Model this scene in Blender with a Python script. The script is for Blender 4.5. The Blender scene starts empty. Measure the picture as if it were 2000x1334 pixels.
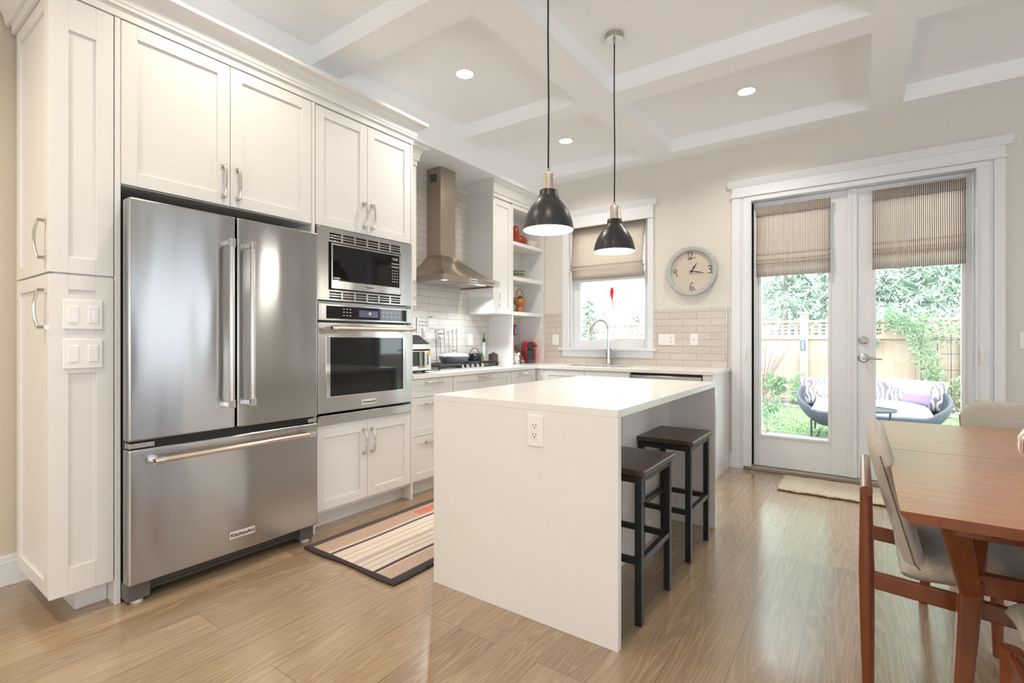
import bpy, bmesh, math, random
from mathutils import Matrix, Vector
random.seed(7)
SC = bpy.context.scene
COL = SC.collection
PI = math.pi

# ------------------------------------------------------------------ camera
YAW = math.atan(0.7055)
cam_d = bpy.data.cameras.new('camera'); cam = bpy.data.objects.new('camera', cam_d); COL.objects.link(cam)
cam.location = (0, 0, 1.15); cam.rotation_euler = (PI/2, 0, YAW)
cam_d.sensor_width = 36; cam_d.lens = 970/2000*36; cam_d.shift_y = -3/2000
cam_d.clip_start = 0.02; cam_d.clip_end = 200
SC.camera = cam
# ------------------------------------------------------------------ world, exposure
W = bpy.data.worlds.new('sky'); SC.world = W; W.use_nodes = True
bgn = W.node_tree.nodes['Background']
bgn.inputs[0].default_value = (0.88, 0.95, 1.0, 1); bgn.inputs[1].default_value = 6.2
SC.view_settings.view_transform = 'Standard'; SC.view_settings.look = 'None'
SC.view_settings.gamma = 1; SC.view_settings.use_curve_mapping = False
SC.view_settings.exposure = 0.36
SC.cycles.use_denoising = True
SC.cycles.max_bounces = 10; SC.cycles.diffuse_bounces = 6; SC.cycles.glossy_bounces = 4
SC.cycles.transparent_max_bounces = 12; SC.cycles.caustics_reflective = False; SC.cycles.caustics_refractive = False
SC.cycles.sample_clamp_indirect = 6

def area(name, loc, rot, sx, sy, power, col, shape='RECTANGLE', spread=PI):
    l = bpy.data.lights.new(name, 'AREA'); l.shape = shape; l.size = sx
    if shape in ('RECTANGLE', 'ELLIPSE'): l.size_y = sy
    l.energy = power; l.color = col; l.spread = spread
    o = bpy.data.objects.new(name, l); COL.objects.link(o); o.location = loc; o.rotation_euler = rot
    return o
# area lights standing in for daylight at the dining-side window and two rear windows
area('daylight_right', (3.26, 3.15, 1.35), (0, PI/2, 0), 1.9, 1.05, 13, (0.78, 0.89, 1.0))
area('fill_light_right', (3.26, -0.5, 1.35), (0, PI/2+0.45, 0), 1.9, 2.0, 72, (0.86, 0.94, 1.0))  # added fill light, tilted up to brighten the ceiling
area('daylight_rear_a', (-1.4, -3.50, 1.45), (PI/2+0.35, 0, 0), 1.75, 1.6, 32, (0.94, 0.97, 1.0))  # both rear lamps are aimed upward to lift the ceiling
area('daylight_rear_b', (1.4, -3.50, 1.45), (PI/2+0.35, 0, 0), 1.75, 1.6, 32, (0.92, 0.965, 1.0))

# ------------------------------------------------------------------ materials
def nodes_of(name):
    m = bpy.data.materials.new(name); m.use_nodes = True
    nt = m.node_tree; b = nt.nodes['Principled BSDF']
    return m, nt, b
def N(nt, t, **kw):
    n = nt.nodes.new(t)
    for k, v in kw.items():
        if k.startswith('_'): setattr(n, k[1:], v)
        else: n.inputs[k.replace('__', ' ')].default_value = v
    return n
def L(nt, a, b): nt.links.new(a, b)
def c4(c): return (c[0], c[1], c[2], 1)
def simple(name, col, rough=0.5, metal=0.0, noise=0.0, nscale=40, bump=0.0, bscale=200, coat=0.0, spec=None, emis=None, estr=0, sheen=0):
    m, nt, b = nodes_of(name)
    b.inputs['Base Color'].default_value = c4(col); b.inputs['Roughness'].default_value = rough; b.inputs['Metallic'].default_value = metal
    if coat: b.inputs['Coat Weight'].default_value = coat
    if spec is not None: b.inputs['Specular IOR Level'].default_value = spec
    if sheen: b.inputs['Sheen Weight'].default_value = sheen
    tc = N(nt, 'ShaderNodeTexCoord')
    if noise:
        n = N(nt, 'ShaderNodeTexNoise', Scale=nscale, Detail=3.0); L(nt, tc.outputs['Object'], n.inputs['Vector'])
        r = N(nt, 'ShaderNodeMix', _data_type='RGBA')
        r.inputs['A'].default_value = c4([max(0, x*(1-noise)) for x in col]); r.inputs['B'].default_value = c4([min(1, x*(1+noise)) for x in col])
        L(nt, n.outputs['Fac'], r.inputs['Factor']); L(nt, r.outputs['Result'], b.inputs['Base Color'])
    if bump:
        n2 = N(nt, 'ShaderNodeTexNoise', Scale=bscale, Detail=2.0); L(nt, tc.outputs['Object'], n2.inputs['Vector'])
        bp = N(nt, 'ShaderNodeBump', Strength=bump, Distance=0.002); L(nt, n2.outputs['Fac'], bp.inputs['Height']); L(nt, bp.outputs['Normal'], b.inputs['Normal'])
    if emis:
        b.inputs['Emission Color'].default_value = c4(emis); b.inputs['Emission Strength'].default_value = estr
    return m
def mapped(nt, sx, sy, sz, src=None, loc=(0, 0, 0)):
    if src is None:
        src = N(nt, 'ShaderNodeTexCoord').outputs['Object']
    mp = N(nt, 'ShaderNodeMapping'); mp.inputs['Scale'].default_value = (sx, sy, sz); mp.inputs['Location'].default_value = loc
    L(nt, src, mp.inputs['Vector']); return mp.outputs['Vector']

def stainless(name, col=(0.60, 0.585, 0.56), rough=0.24, axis='y', wob=0.05):
    # brushed along `axis`: streaks long in that direction, plus a slow sheet-metal waviness
    m, nt, b = nodes_of(name)
    b.inputs['Metallic'].default_value = 1; b.inputs['Base Color'].default_value = c4(col)
    b.inputs['Anisotropic'].default_value = 0.85; b.inputs['Anisotropic Rotation'].default_value = 0.25
    tg = N(nt, 'ShaderNodeTangent', _direction_type='RADIAL', _axis='Z'); L(nt, tg.outputs[0], b.inputs['Tangent'])
    s = {'y': (600, 14, 1800), 'x': (14, 600, 1800), 'z': (900, 900, 14)}[axis]
    n = N(nt, 'ShaderNodeTexNoise', Scale=1.0, Detail=2.0); L(nt, mapped(nt, *s), n.inputs['Vector'])
    mr = N(nt, 'ShaderNodeMapRange'); mr.inputs['To Min'].default_value = rough-0.015; mr.inputs['To Max'].default_value = rough+0.03
    L(nt, n.outputs['Fac'], mr.inputs['Value']); L(nt, mr.outputs['Result'], b.inputs['Roughness'])
    n2 = N(nt, 'ShaderNodeTexNoise', Scale=1.0, Detail=1.0); L(nt, mapped(nt, 4, 5, 1.3), n2.inputs['Vector'])
    bp = N(nt, 'ShaderNodeBump', Strength=wob, Distance=0.12); L(nt, n2.outputs['Fac'], bp.inputs['Height'])
    L(nt, bp.outputs['Normal'], b.inputs['Normal'])
    return m

def tile_mat(name, plane):
    m, nt, b = nodes_of(name)
    tc = N(nt, 'ShaderNodeTexCoord'); sp = N(nt, 'ShaderNodeSeparateXYZ'); L(nt, tc.outputs['Object'], sp.inputs[0])
    cb = N(nt, 'ShaderNodeCombineXYZ'); L(nt, sp.outputs['X' if plane == 'x' else 'Y'], cb.inputs['X'])
    ad = N(nt, 'ShaderNodeMath', _operation='ADD'); ad.inputs[1].default_value = -0.893; L(nt, sp.outputs['Z'], ad.inputs[0]); L(nt, ad.outputs[0], cb.inputs['Y'])
    br = N(nt, 'ShaderNodeTexBrick', Scale=1.0); br.offset = 0.5
    br.inputs['Brick Width'].default_value = 0.254; br.inputs['Row Height'].default_value = 0.0655
    br.inputs['Mortar Size'].default_value = 0.0018; br.inputs['Mortar Smooth'].default_value = 0.2; br.inputs['Bias'].default_value = 0
    br.inputs['Color1'].default_value = (0.60, 0.55, 0.50, 1); br.inputs['Color2'].default_value = (0.66, 0.61, 0.56, 1); br.inputs['Mortar'].default_value = (0.33, 0.29, 0.25, 1)
    L(nt, cb.outputs[0], br.inputs['Vector'])
    n = N(nt, 'ShaderNodeTexNoise', Scale=140.0, Detail=4.0); L(nt, cb.outputs[0], n.inputs['Vector'])
    mx = N(nt, 'ShaderNodeMix', _data_type='RGBA', _blend_type='OVERLAY'); mx.inputs['Factor'].default_value = 0.4
    L(nt, br.outputs['Color'], mx.inputs['A']); L(nt, n.outputs['Fac'], mx.inputs['B']); L(nt, mx.outputs['Result'], b.inputs['Base Color'])
    iv = N(nt, 'ShaderNodeMath', _operation='SUBTRACT'); iv.inputs[0].default_value = 1; L(nt, br.outputs['Fac'], iv.inputs[1])
    bp = N(nt, 'ShaderNodeBump', Strength=0.5, Distance=0.002); L(nt, iv.outputs[0], bp.inputs['Height']); L(nt, bp.outputs['Normal'], b.inputs['Normal'])
    b.inputs['Roughness'].default_value = 0.32
    return m

def floor_mat():
    m, nt, b = nodes_of('oak_plank_floor')
    tc = N(nt, 'ShaderNodeTexCoord'); sp = N(nt, 'ShaderNodeSeparateXYZ'); L(nt, tc.outputs['Object'], sp.inputs[0])
    cb = N(nt, 'ShaderNodeCombineXYZ'); L(nt, sp.outputs['Y'], cb.inputs['X']); L(nt, sp.outputs['X'], cb.inputs['Y'])
    br = N(nt, 'ShaderNodeTexBrick', Scale=1.0); br.offset = 0.37; br.offset_frequency = 3
    br.inputs['Brick Width'].default_value = 1.5; br.inputs['Row Height'].default_value = 0.19; br.inputs['Mortar Size'].default_value = 0.0013
    br.inputs['Mortar Smooth'].default_value = 0.1; br.inputs['Bias'].default_value = 0
    br.inputs['Color1'].default_value = (0, 0, 0, 1); br.inputs['Color2'].default_value = (1, 1, 1, 1); br.inputs['Mortar'].default_value = (0.5, 0.5, 0.5, 1)
    L(nt, cb.outputs[0], br.inputs['Vector'])
    rnd = N(nt, 'ShaderNodeRGBToBW'); L(nt, br.outputs['Color'], rnd.inputs[0])
    # every plank gets its own stretch of grain: shift the third coordinate by the plank's random value
    mul = N(nt, 'ShaderNodeMath', _operation='MULTIPLY'); mul.inputs[1].default_value = 37.0; L(nt, rnd.outputs[0], mul.inputs[0])
    gv = N(nt, 'ShaderNodeCombineXYZ'); L(nt, sp.outputs['X'], gv.inputs['X']); L(nt, sp.outputs['Y'], gv.inputs['Y']); L(nt, mul.outputs[0], gv.inputs['Z'])
    # cathedral rings: slow noise field cut into many level lines
    slow = N(nt, 'ShaderNodeTexNoise', Scale=1.0, Detail=1.5, Roughness=0.45); L(nt, mapped(nt, 7.0, 0.55, 1, gv.outputs[0]), slow.inputs['Vector'])
    k = N(nt, 'ShaderNodeMath', _operation='MULTIPLY'); k.inputs[1].default_value = 165.0; L(nt, slow.outputs['Fac'], k.inputs[0])
    sn = N(nt, 'ShaderNodeMath', _operation='SINE'); L(nt, k.outputs[0], sn.inputs[0])
    fine = N(nt, 'ShaderNodeTexNoise', Scale=1.0, Detail=5.0, Roughness=0.65); L(nt, mapped(nt, 160, 5, 1, gv.outputs[0]), fine.inputs['Vector'])
    mr = N(nt, 'ShaderNodeMapRange'); mr.inputs['From Min'].default_value = 0.35; mr.inputs['From Max'].default_value = 1.0; L(nt, sn.outputs[0], mr.inputs['Value'])
    rmul = N(nt, 'ShaderNodeMath', _operation='MULTIPLY'); L(nt, mr.outputs['Result'], rmul.inputs[0]); L(nt, fine.outputs['Fac'], rmul.inputs[1])
    base = N(nt, 'ShaderNodeMix', _data_type='RGBA'); base.inputs['A'].default_value = (0.32, 0.217, 0.128, 1); base.inputs['B'].default_value = (0.43, 0.303, 0.19, 1)
    L(nt, rnd.outputs[0], base.inputs['Factor'])
    f2 = N(nt, 'ShaderNodeMapRange'); f2.inputs['From Min'].default_value = 0.3; f2.inputs['From Max'].default_value = 0.7; L(nt, fine.outputs['Fac'], f2.inputs['Value'])
    m1 = N(nt, 'ShaderNodeMix', _data_type='RGBA', _blend_type='MULTIPLY'); m1.inputs['Factor'].default_value = 0.32
    L(nt, base.outputs['Result'], m1.inputs['A']); L(nt, f2.outputs['Result'], m1.inputs['B'])
    m2 = N(nt, 'ShaderNodeMix', _data_type='RGBA'); m2.inputs['B'].default_value = (0.60, 0.47, 0.33, 1)
    hal = N(nt, 'ShaderNodeMath', _operation='MULTIPLY'); hal.inputs[1].default_value = 0.45; L(nt, rmul.outputs[0], hal.inputs[0])
    L(nt, hal.outputs[0], m2.inputs['Factor']); L(nt, m1.outputs['Result'], m2.inputs['A'])
    m3 = N(nt, 'ShaderNodeMix', _data_type='RGBA'); m3.inputs['B'].default_value = (0.20, 0.13, 0.08, 1)
    L(nt, br.outputs['Fac'], m3.inputs['Factor']); L(nt, m2.outputs['Result'], m3.inputs['A'])
    L(nt, m3.outputs['Result'], b.inputs['Base Color'])
    b.inputs['Roughness'].default_value = 0.24; b.inputs['Coat Weight'].default_value = 0.7; b.inputs['Coat Roughness'].default_value = 0.17; b.inputs['Coat IOR'].default_value = 1.6
    iv = N(nt, 'ShaderNodeMath', _operation='SUBTRACT'); iv.inputs[0].default_value = 1; L(nt, br.outputs['Fac'], iv.inputs[1])
    bp = N(nt, 'ShaderNodeBump', Strength=0.4, Distance=0.0015); L(nt, iv.outputs[0], bp.inputs['Height'])
    bp2 = N(nt, 'ShaderNodeBump', Strength=0.12, Distance=0.0008); L(nt, fine.outputs['Fac'], bp2.inputs['Height']); L(nt, bp.outputs['Normal'], bp2.inputs['Normal'])
    L(nt, bp2.outputs['Normal'], b.inputs['Normal'])
    return m

def wood(name, c1, c2, rough=0.35, scale=(6, 60, 60), coat=0.0, freq=6.0):
    m, nt, b = nodes_of(name)
    v = mapped(nt, *scale)
    n = N(nt, 'ShaderNodeTexNoise', Scale=1.0, Detail=4.0, Distortion=0.6); L(nt, v, n.inputs['Vector'])
    r = N(nt, 'ShaderNodeMix', _data_type='RGBA'); r.inputs['A'].default_value = c4(c1); r.inputs['B'].default_value = c4(c2)
    mr = N(nt, 'ShaderNodeMapRange'); mr.inputs['From Min'].default_value = 0.3; mr.inputs['From Max'].default_value = 0.7
    L(nt, n.outputs['Fac'], mr.inputs['Value']); L(nt, mr.outputs['Result'], r.inputs['Factor']); L(nt, r.outputs['Result'], b.inputs['Base Color'])
    b.inputs['Roughness'].default_value = rough
    if coat: b.inputs['Coat Weight'].default_value = coat; b.inputs['Coat Roughness'].default_value = 0.27
    return m

def stripe_fabric(name, period, duty, base, dark, transl=0.35):
    m, nt, b = nodes_of(name)
    tc = N(nt, 'ShaderNodeTexCoord'); sp = N(nt, 'ShaderNodeSeparateXYZ'); L(nt, tc.outputs['Object'], sp.inputs[0])
    d = N(nt, 'ShaderNodeMath', _operation='DIVIDE'); d.inputs[1].default_value = period; L(nt, sp.outputs['X'], d.inputs[0])
    fr = N(nt, 'ShaderNodeMath', _operation='FRACT'); L(nt, d.outputs[0], fr.inputs[0])
    lt = N(nt, 'ShaderNodeMath', _operation='LESS_THAN'); lt.inputs[1].default_value = duty; L(nt, fr.outputs[0], lt.inputs[0])
    mx = N(nt, 'ShaderNodeMix', _data_type='RGBA'); mx.inputs['A'].default_value = c4(base); mx.inputs['B'].default_value = c4(dark)
    L(nt, lt.outputs[0], mx.inputs['Factor']); L(nt, mx.outputs['Result'], b.inputs['Base Color']); b.inputs['Roughness'].default_value = 0.9
    tr = N(nt, 'ShaderNodeBsdfTranslucent'); L(nt, mx.outputs['Result'], tr.inputs['Color'])
    ms = N(nt, 'ShaderNodeMixShader'); ms.inputs[0].default_value = transl
    L(nt, b.outputs[0], ms.inputs[1]); L(nt, tr.outputs[0], ms.inputs[2]); L(nt, ms.outputs[0], nt.nodes['Material Output'].inputs['Surface'])
    return m

def bands(name, axis, stops, rough=0.9, bump=0.3, bscale=300, noise=0.12):
    """colour bands at hard positions along an axis (object coords): stops = [(pos, colour), ...] each colour runs from pos on"""
    m, nt, b = nodes_of(name)
    tc = N(nt, 'ShaderNodeTexCoord'); sp = N(nt, 'ShaderNodeSeparateXYZ'); L(nt, tc.outputs['Object'], sp.inputs[0])
    cur = None
    for p, col in stops:
        if cur is None:
            q = N(nt, 'ShaderNodeRGB'); q.outputs[0].default_value = c4(col); cur = q.outputs[0]; continue
        g = N(nt, 'ShaderNodeMath', _operation='GREATER_THAN'); g.inputs[1].default_value = p; L(nt, sp.outputs[axis], g.inputs[0])
        mx = N(nt, 'ShaderNodeMix', _data_type='RGBA'); mx.inputs['B'].default_value = c4(col); L(nt, cur, mx.inputs['A']); L(nt, g.outputs[0], mx.inputs['Factor']); cur = mx.outputs['Result']
    n = N(nt, 'ShaderNodeTexNoise', Scale=bscale, Detail=2.0); L(nt, tc.outputs['Object'], n.inputs['Vector'])
    mr = N(nt, 'ShaderNodeMapRange'); mr.inputs['To Min'].default_value = 1-noise; mr.inputs['To Max'].default_value = 1+noise; L(nt, n.outputs['Fac'], mr.inputs['Value'])
    mm = N(nt, 'ShaderNodeMix', _data_type='RGBA', _blend_type='MULTIPLY'); mm.inputs['Factor'].default_value = 1; L(nt, cur, mm.inputs['A']); L(nt, mr.outputs['Result'], mm.inputs['B'])
    L(nt, mm.outputs['Result'], b.inputs['Base Color']); b.inputs['Roughness'].default_value = rough
    if bump:
        bp = N(nt, 'ShaderNodeBump', Strength=bump, Distance=0.003); L(nt, n.outputs['Fac'], bp.inputs['Height']); L(nt, bp.outputs['Normal'], b.inputs['Normal'])
    return m, nt, b, mm

def pane_mat():
    m, nt, b = nodes_of('window_glass'); nt.nodes.remove(b)
    t = N(nt, 'ShaderNodeBsdfTransparent'); t.inputs[0].default_value = (0.97, 0.99, 0.98, 1)
    g = N(nt, 'ShaderNodeBsdfGlossy', Roughness=0.02); fz = N(nt, 'ShaderNodeFresnel', IOR=1.22)
    s = N(nt, 'ShaderNodeMixShader'); L(nt, fz.outputs[0], s.inputs[0]); L(nt, t.outputs[0], s.inputs[1]); L(nt, g.outputs[0], s.inputs[2])
    L(nt, s.outputs[0], nt.nodes['Material Output'].inputs['Surface'])
    return m

def woven(name, col, col2, rough=0.95, scale=700, bump=0.6):
    m, nt, b = nodes_of(name)
    v = mapped(nt, 1, 1, 1); n = N(nt, 'ShaderNodeTexNoise', Scale=scale, Detail=3.0); L(nt, v, n.inputs['Vector'])
    n3 = N(nt, 'ShaderNodeTexNoise', Scale=1.0, Detail=2.0); L(nt, mapped(nt, 60, 400, 400), n3.inputs['Vector'])
    av = N(nt, 'ShaderNodeMath', _operation='ADD'); L(nt, n.outputs['Fac'], av.inputs[0]); L(nt, n3.outputs['Fac'], av.inputs[1])
    mr = N(nt, 'ShaderNodeMapRange'); mr.inputs['From Min'].default_value = 0.75; mr.inputs['From Max'].default_value = 1.25; L(nt, av.outputs[0], mr.inputs['Value'])
    r = N(nt, 'ShaderNodeMix', _data_type='RGBA'); r.inputs['A'].default_value = c4(col); r.inputs['B'].default_value = c4(col2); L(nt, mr.outputs['Result'], r.inputs['Factor'])
    L(nt, r.outputs['Result'], b.inputs['Base Color']); b.inputs['Roughness'].default_value = rough; b.inputs['Sheen Weight'].default_value = 0.2
    bp = N(nt, 'ShaderNodeBump', Strength=bump, Distance=0.0015); L(nt, n.outputs['Fac'], bp.inputs['Height']); L(nt, bp.outputs['Normal'], b.inputs['Normal'])
    return m

M = {}
M['cab'] = simple('white_cabinet_paint', (0.765, 0.757, 0.742), 0.38)
M['wall'] = simple('greige_wall_paint', (0.72, 0.69, 0.645), 0.75, bump=0.05, bscale=250)
M['wallL'] = simple('beige_wall_paint', (0.66, 0.59, 0.47), 0.75, bump=0.05, bscale=250)
M['ceil'] = simple('ceiling_paint', (0.93, 0.94, 0.95), 0.85, bump=0.04, bscale=200)
M['trim'] = simple('white_trim_paint', (0.80, 0.82, 0.85), 0.4)
M['quartz'] = simple('white_quartz', (0.80, 0.79, 0.772), 0.16, noise=0.03, nscale=60)
M['floor'] = floor_mat()
M['steel'] = stainless('brushed_steel_fridge', (0.47, 0.468, 0.465), rough=0.2, wob=0.06)
M['steel2'] = stainless('brushed_steel_oven', (0.50, 0.49, 0.475), rough=0.22, wob=0.03)
M['steelh'] = stainless('brushed_steel_hood', (0.47, 0.41, 0.34), rough=0.26, wob=0.02)  # brown tint puts the warm reflection into the steel colour
M['chrome'] = simple('polished_chrome', (0.78, 0.78, 0.78), 0.08, 1)
M['nickel'] = simple('polished_nickel', (0.74, 0.695, 0.62), 0.14, 1); M['plate'] = simple('silver_badge_plate', (0.80, 0.79, 0.77), 0.45, 0.4)
M['brnick'] = simple('brushed_nickel', (0.55, 0.53, 0.49), 0.3, 1)
M['brass'] = simple('champagne_metal', (0.72, 0.63, 0.53), 0.24, 1)
M['dark'] = simple('dark_grey_plastic', (0.07, 0.068, 0.065), 0.45)
M['grey'] = simple('grey_plastic', (0.11, 0.105, 0.10), 0.45)
M['black'] = simple('black_plastic', (0.012, 0.012, 0.013), 0.35)
M['bglass'] = simple('black_glass', (0.006, 0.006, 0.007), 0.04)
M['iron'] = simple('cast_iron', (0.022, 0.022, 0.024), 0.5, bump=0.2)
M['tileL'] = tile_mat('stone_tile_left', 'y'); M['tileB'] = tile_mat('stone_tile_back', 'x')
M['glass'] = pane_mat()
M['white'] = simple('white_plastic', (0.86, 0.85, 0.83), 0.35)
M['lens'] = simple('lit_lamp_lens', (0.9, 0.9, 0.9), 0.5, emis=(1, 0.93, 0.82), estr=9)
M['bulb'] = simple('lit_bulb', (0.9, 0.9, 0.9), 0.5, emis=(1, 0.95, 0.87), estr=14)
M['shade'] = simple('charcoal_enamel', (0.045, 0.043, 0.048), 0.33, 0.35)
M['shadein'] = simple('white_enamel', (0.88, 0.88, 0.86), 0.4)
M['cord'] = simple('black_cord', (0.01, 0.01, 0.01), 0.7)
M['seatwood'] = wood('walnut_stool_top', (0.055, 0.034, 0.024), (0.095, 0.06, 0.042), 0.32, (60, 6, 60))
M['legmetal'] = simple('black_powder_coat', (0.016, 0.017, 0.018), 0.42)
M['table'] = wood('table_veneer', (0.38, 0.135, 0.034), (0.50, 0.20, 0.052), 0.34, (3, 50, 50), coat=0.7)
M['redwood'] = wood('red_brown_wood', (0.165, 0.041, 0.011), (0.235, 0.066, 0.018), 0.32, (30, 30, 5), coat=0.3)
M['chairfab'] = woven('oatmeal_weave', (0.42, 0.375, 0.31), (0.62, 0.58, 0.52), scale=420)
M['blind'] = stripe_fabric('ticking_stripe', 0.0122, 0.32, (0.88, 0.79, 0.71), (0.09, 0.09, 0.115), 0.6)
M['blindk'] = stripe_fabric('ticking_stripe_kitchen', 0.0122, 0.26, (0.90, 0.80, 0.72), (0.15, 0.14, 0.15), 0.6)
M['red'] = simple('red_gloss', (0.62, 0.012, 0.012), 0.18, coat=0.5)
M['ceramicred'] = simple('red_brown_glaze', (0.30, 0.035, 0.018), 0.2)
M['copper'] = simple('copper_glaze', (0.48, 0.20, 0.07), 0.28, 0.35, noise=0.35, nscale=35)
M['greenglz'] = simple('green_glaze', (0.52, 0.56, 0.38), 0.2, noise=0.1)
M['greenrim'] = simple('dark_green_rim', (0.05, 0.09, 0.05), 0.25)
M['rattan'] = simple('rattan_cane', (0.42, 0.26, 0.11), 0.5, noise=0.3, nscale=90)
M['cream'] = simple('cream_ceramic', (0.74, 0.66, 0.52), 0.5, noise=0.08)
M['grass'] = simple('lawn_grass', (0.19, 0.29, 0.13), 0.9, noise=0.3, nscale=60, bump=0.8, bscale=90)
M['paver'] = simple('grey_pavers', (0.42, 0.43, 0.45), 0.85, noise=0.12, nscale=25)
M['soil'] = simple('garden_soil', (0.16, 0.13, 0.11), 0.95, noise=0.5, nscale=18, bump=1, bscale=30)
M['fence'] = wood('cedar_fence_stain', (0.38, 0.285, 0.225), (0.44, 0.335, 0.27), 0.8, (10, 10, 1.2))
M['leaf'] = simple('pale_conifer_needles', (0.38, 0.48, 0.39), 0.8, noise=0.35, nscale=6)
M['leaf2'] = simple('shrub_leaves', (0.24, 0.35, 0.21), 0.7, noise=0.3, nscale=12)
M['leaf3'] = simple('blue_green_needles', (0.24, 0.32, 0.26), 0.8, noise=0.3, nscale=9)
M['bark'] = simple('bark', (0.34, 0.31, 0.27), 0.9, noise=0.3)
M['redtwig'] = simple('red_twig', (0.28, 0.09, 0.085), 0.7)
M['wicker'] = simple('grey_rope_weave', (0.075, 0.08, 0.10), 0.8, noise=0.4, nscale=50, bump=0.8, bscale=60)
M['outmetal'] = simple('dark_grey_metal', (0.035, 0.038, 0.05), 0.5)
M['rubber'] = simple('white_foot', (0.7, 0.7, 0.68), 0.5)

# ------------------------------------------------------------------ mesh helpers
WM = {}                       # world matrix of every thing (its parts share it)
class MB:
    def __init__(s): s.v = []; s.f = []; s.mi = []; s.cur = 0
    def add(s, vs, fs):
        o = len(s.v); s.v += [tuple(p) for p in vs]; s.f += [tuple(i+o for i in f) for f in fs]; s.mi += [s.cur]*len(fs); return s
    def box(s, x0, x1, y0, y1, z0, z1):
        x0, x1 = sorted((x0, x1)); y0, y1 = sorted((y0, y1)); z0, z1 = sorted((z0, z1))
        return s.add([(x0,y0,z0),(x1,y0,z0),(x1,y1,z0),(x0,y1,z0),(x0,y0,z1),(x1,y0,z1),(x1,y1,z1),(x0,y1,z1)],
                     [(0,3,2,1),(4,5,6,7),(0,1,5,4),(1,2,6,5),(2,3,7,6),(3,0,4,7)])
    def fbox(s, ax, a0, a1, z0, z1, n0, n1):
        if ax == 'x': return s.box(n0, n1, a0, a1, z0, z1)      # face looks along +-x, a runs along y
        return s.box(a0, a1, n0, n1, z0, z1)                    # face looks along +-y, a runs along x
    def beam(s, p0, p1, w, h, up=(0, 0, 1), w1=None, h1=None):
        p0, p1 = Vector(p0), Vector(p1); d = (p1-p0).normalized(); r = d.cross(Vector(up)).normalized(); u = r.cross(d)
        w1 = w if w1 is None else w1; h1 = h if h1 is None else h1
        vs = [p+r*(a*ww/2)+u*(b*hh/2) for p, ww, hh in ((p0, w, h), (p1, w1, h1)) for a, b in ((-1,-1),(1,-1),(1,1),(-1,1))]
        return s.add(vs, [(3,2,1,0),(4,5,6,7),(0,1,5,4),(1,2,6,5),(2,3,7,6),(3,0,4,7)])
    def tube(s, pts, r, seg=12, closed=False, sq=None):
        pts = [Vector(p) for p in pts]; n = len(pts); rr = r if isinstance(r, (list, tuple)) else [r]*n
        ref = Vector((0, 0, 1)); vs = []; fs = []; pu = None
        for i, p in enumerate(pts):
            if closed: d = (pts[(i+1) % n]-pts[i-1]).normalized()
            else: d = (pts[min(i+1, n-1)]-pts[max(i-1, 0)]).normalized()
            if pu is None:
                u = ref if abs(d.dot(ref)) < 0.95 else Vector((1, 0, 0))
            else: u = pu
            a = d.cross(u).normalized(); u = a.cross(d).normalized(); pu = u
            for k in range(seg):
                t = 2*PI*k/seg; vs.append(p+a*(math.cos(t)*rr[i])+u*(math.sin(t)*rr[i]))
        m = n if closed else n-1
        for i in range(m):
            for k in range(seg):
                A = i*seg+k; B = i*seg+(k+1) % seg; j = (i+1) % n; fs.append((A, B, j*seg+(k+1) % seg, j*seg+k))
        if not closed:
            fs.append(tuple(range(seg-1, -1, -1))); fs.append(tuple((n-1)*seg+k for k in range(seg)))
        return s.add(vs, fs)
    def cyl(s, p0, p1, r0, r1=None, seg=24): return s.tube([p0, p1], [r0, r0 if r1 is None else r1], seg)
    def lathe(s, prof, c=(0, 0, 0), seg=40, sx=1, sy=1):
        vs = []; fs = []; n = len(prof)
        for k in range(seg):
            t = 2*PI*k/seg
            for r, z in prof: vs.append((c[0]+r*math.cos(t)*sx, c[1]+r*math.sin(t)*sy, c[2]+z))
        for k in range(seg):
            for i in range(n-1):
                A = k*n+i; B = ((k+1) % seg)*n+i; fs.append((A, B, B+1, A+1))
        if prof[0][0] > 1e-6: fs.append(tuple(k*n for k in range(seg-1, -1, -1)))
        if prof[-1][0] > 1e-6: fs.append(tuple(k*n+n-1 for k in range(seg)))
        return s.add(vs, fs)
    def prism(s, poly, ax, a, b):
        """poly: 2-D outline in the two axes other than ax, in xyz order"""
        def P(u, v, w): return {'x': (w, u, v), 'y': (u, w, v), 'z': (u, v, w)}[ax]
        n = len(poly); vs = [P(u, v, a) for u, v in poly]+[P(u, v, b) for u, v in poly]
        fs = [tuple(range(n-1, -1, -1)), tuple(range(n, 2*n))]+[(i, (i+1) % n, n+(i+1) % n, n+i) for i in range(n)]
        return s.add(vs, fs)
    def ell(s, c, rx, ry, rz, seg=24, rings=12):
        pr = [(max(1e-9, math.sin(PI*i/rings)), -math.cos(PI*i/rings)) for i in range(rings+1)]
        vs = []; fs = []
        n = len(pr)
        for k in range(seg):
            t = 2*PI*k/seg
            for r, z in pr: vs.append((c[0]+rx*r*math.cos(t), c[1]+ry*r*math.sin(t), c[2]+rz*z))
        for k in range(seg):
            for i in range(n-1):
                A = k*n+i; B = ((k+1) % seg)*n+i; fs.append((A, B, B+1, A+1))
        return s.add(vs, fs)
    def pad(s, path, hw, th, ycen=0, ns=20, nt=24, pw=5, axis='y', hwf=None):
        """pillow swept along a 2-D path (x,z); half width hw across y; thickness th; rounded rims"""
        L_ = [0]
        for a, b in zip(path, path[1:]): L_.append(L_[-1]+math.dist(a, b))
        def at(t):
            d = t*L_[-1]
            for i in range(len(path)-1):
                if d <= L_[i+1]+1e-9:
                    f = (d-L_[i])/(L_[i+1]-L_[i]); return (path[i][0]+(path[i+1][0]-path[i][0])*f, path[i][1]+(path[i+1][1]-path[i][1])*f)
            return path[-1]
        top = []; bot = []
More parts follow.
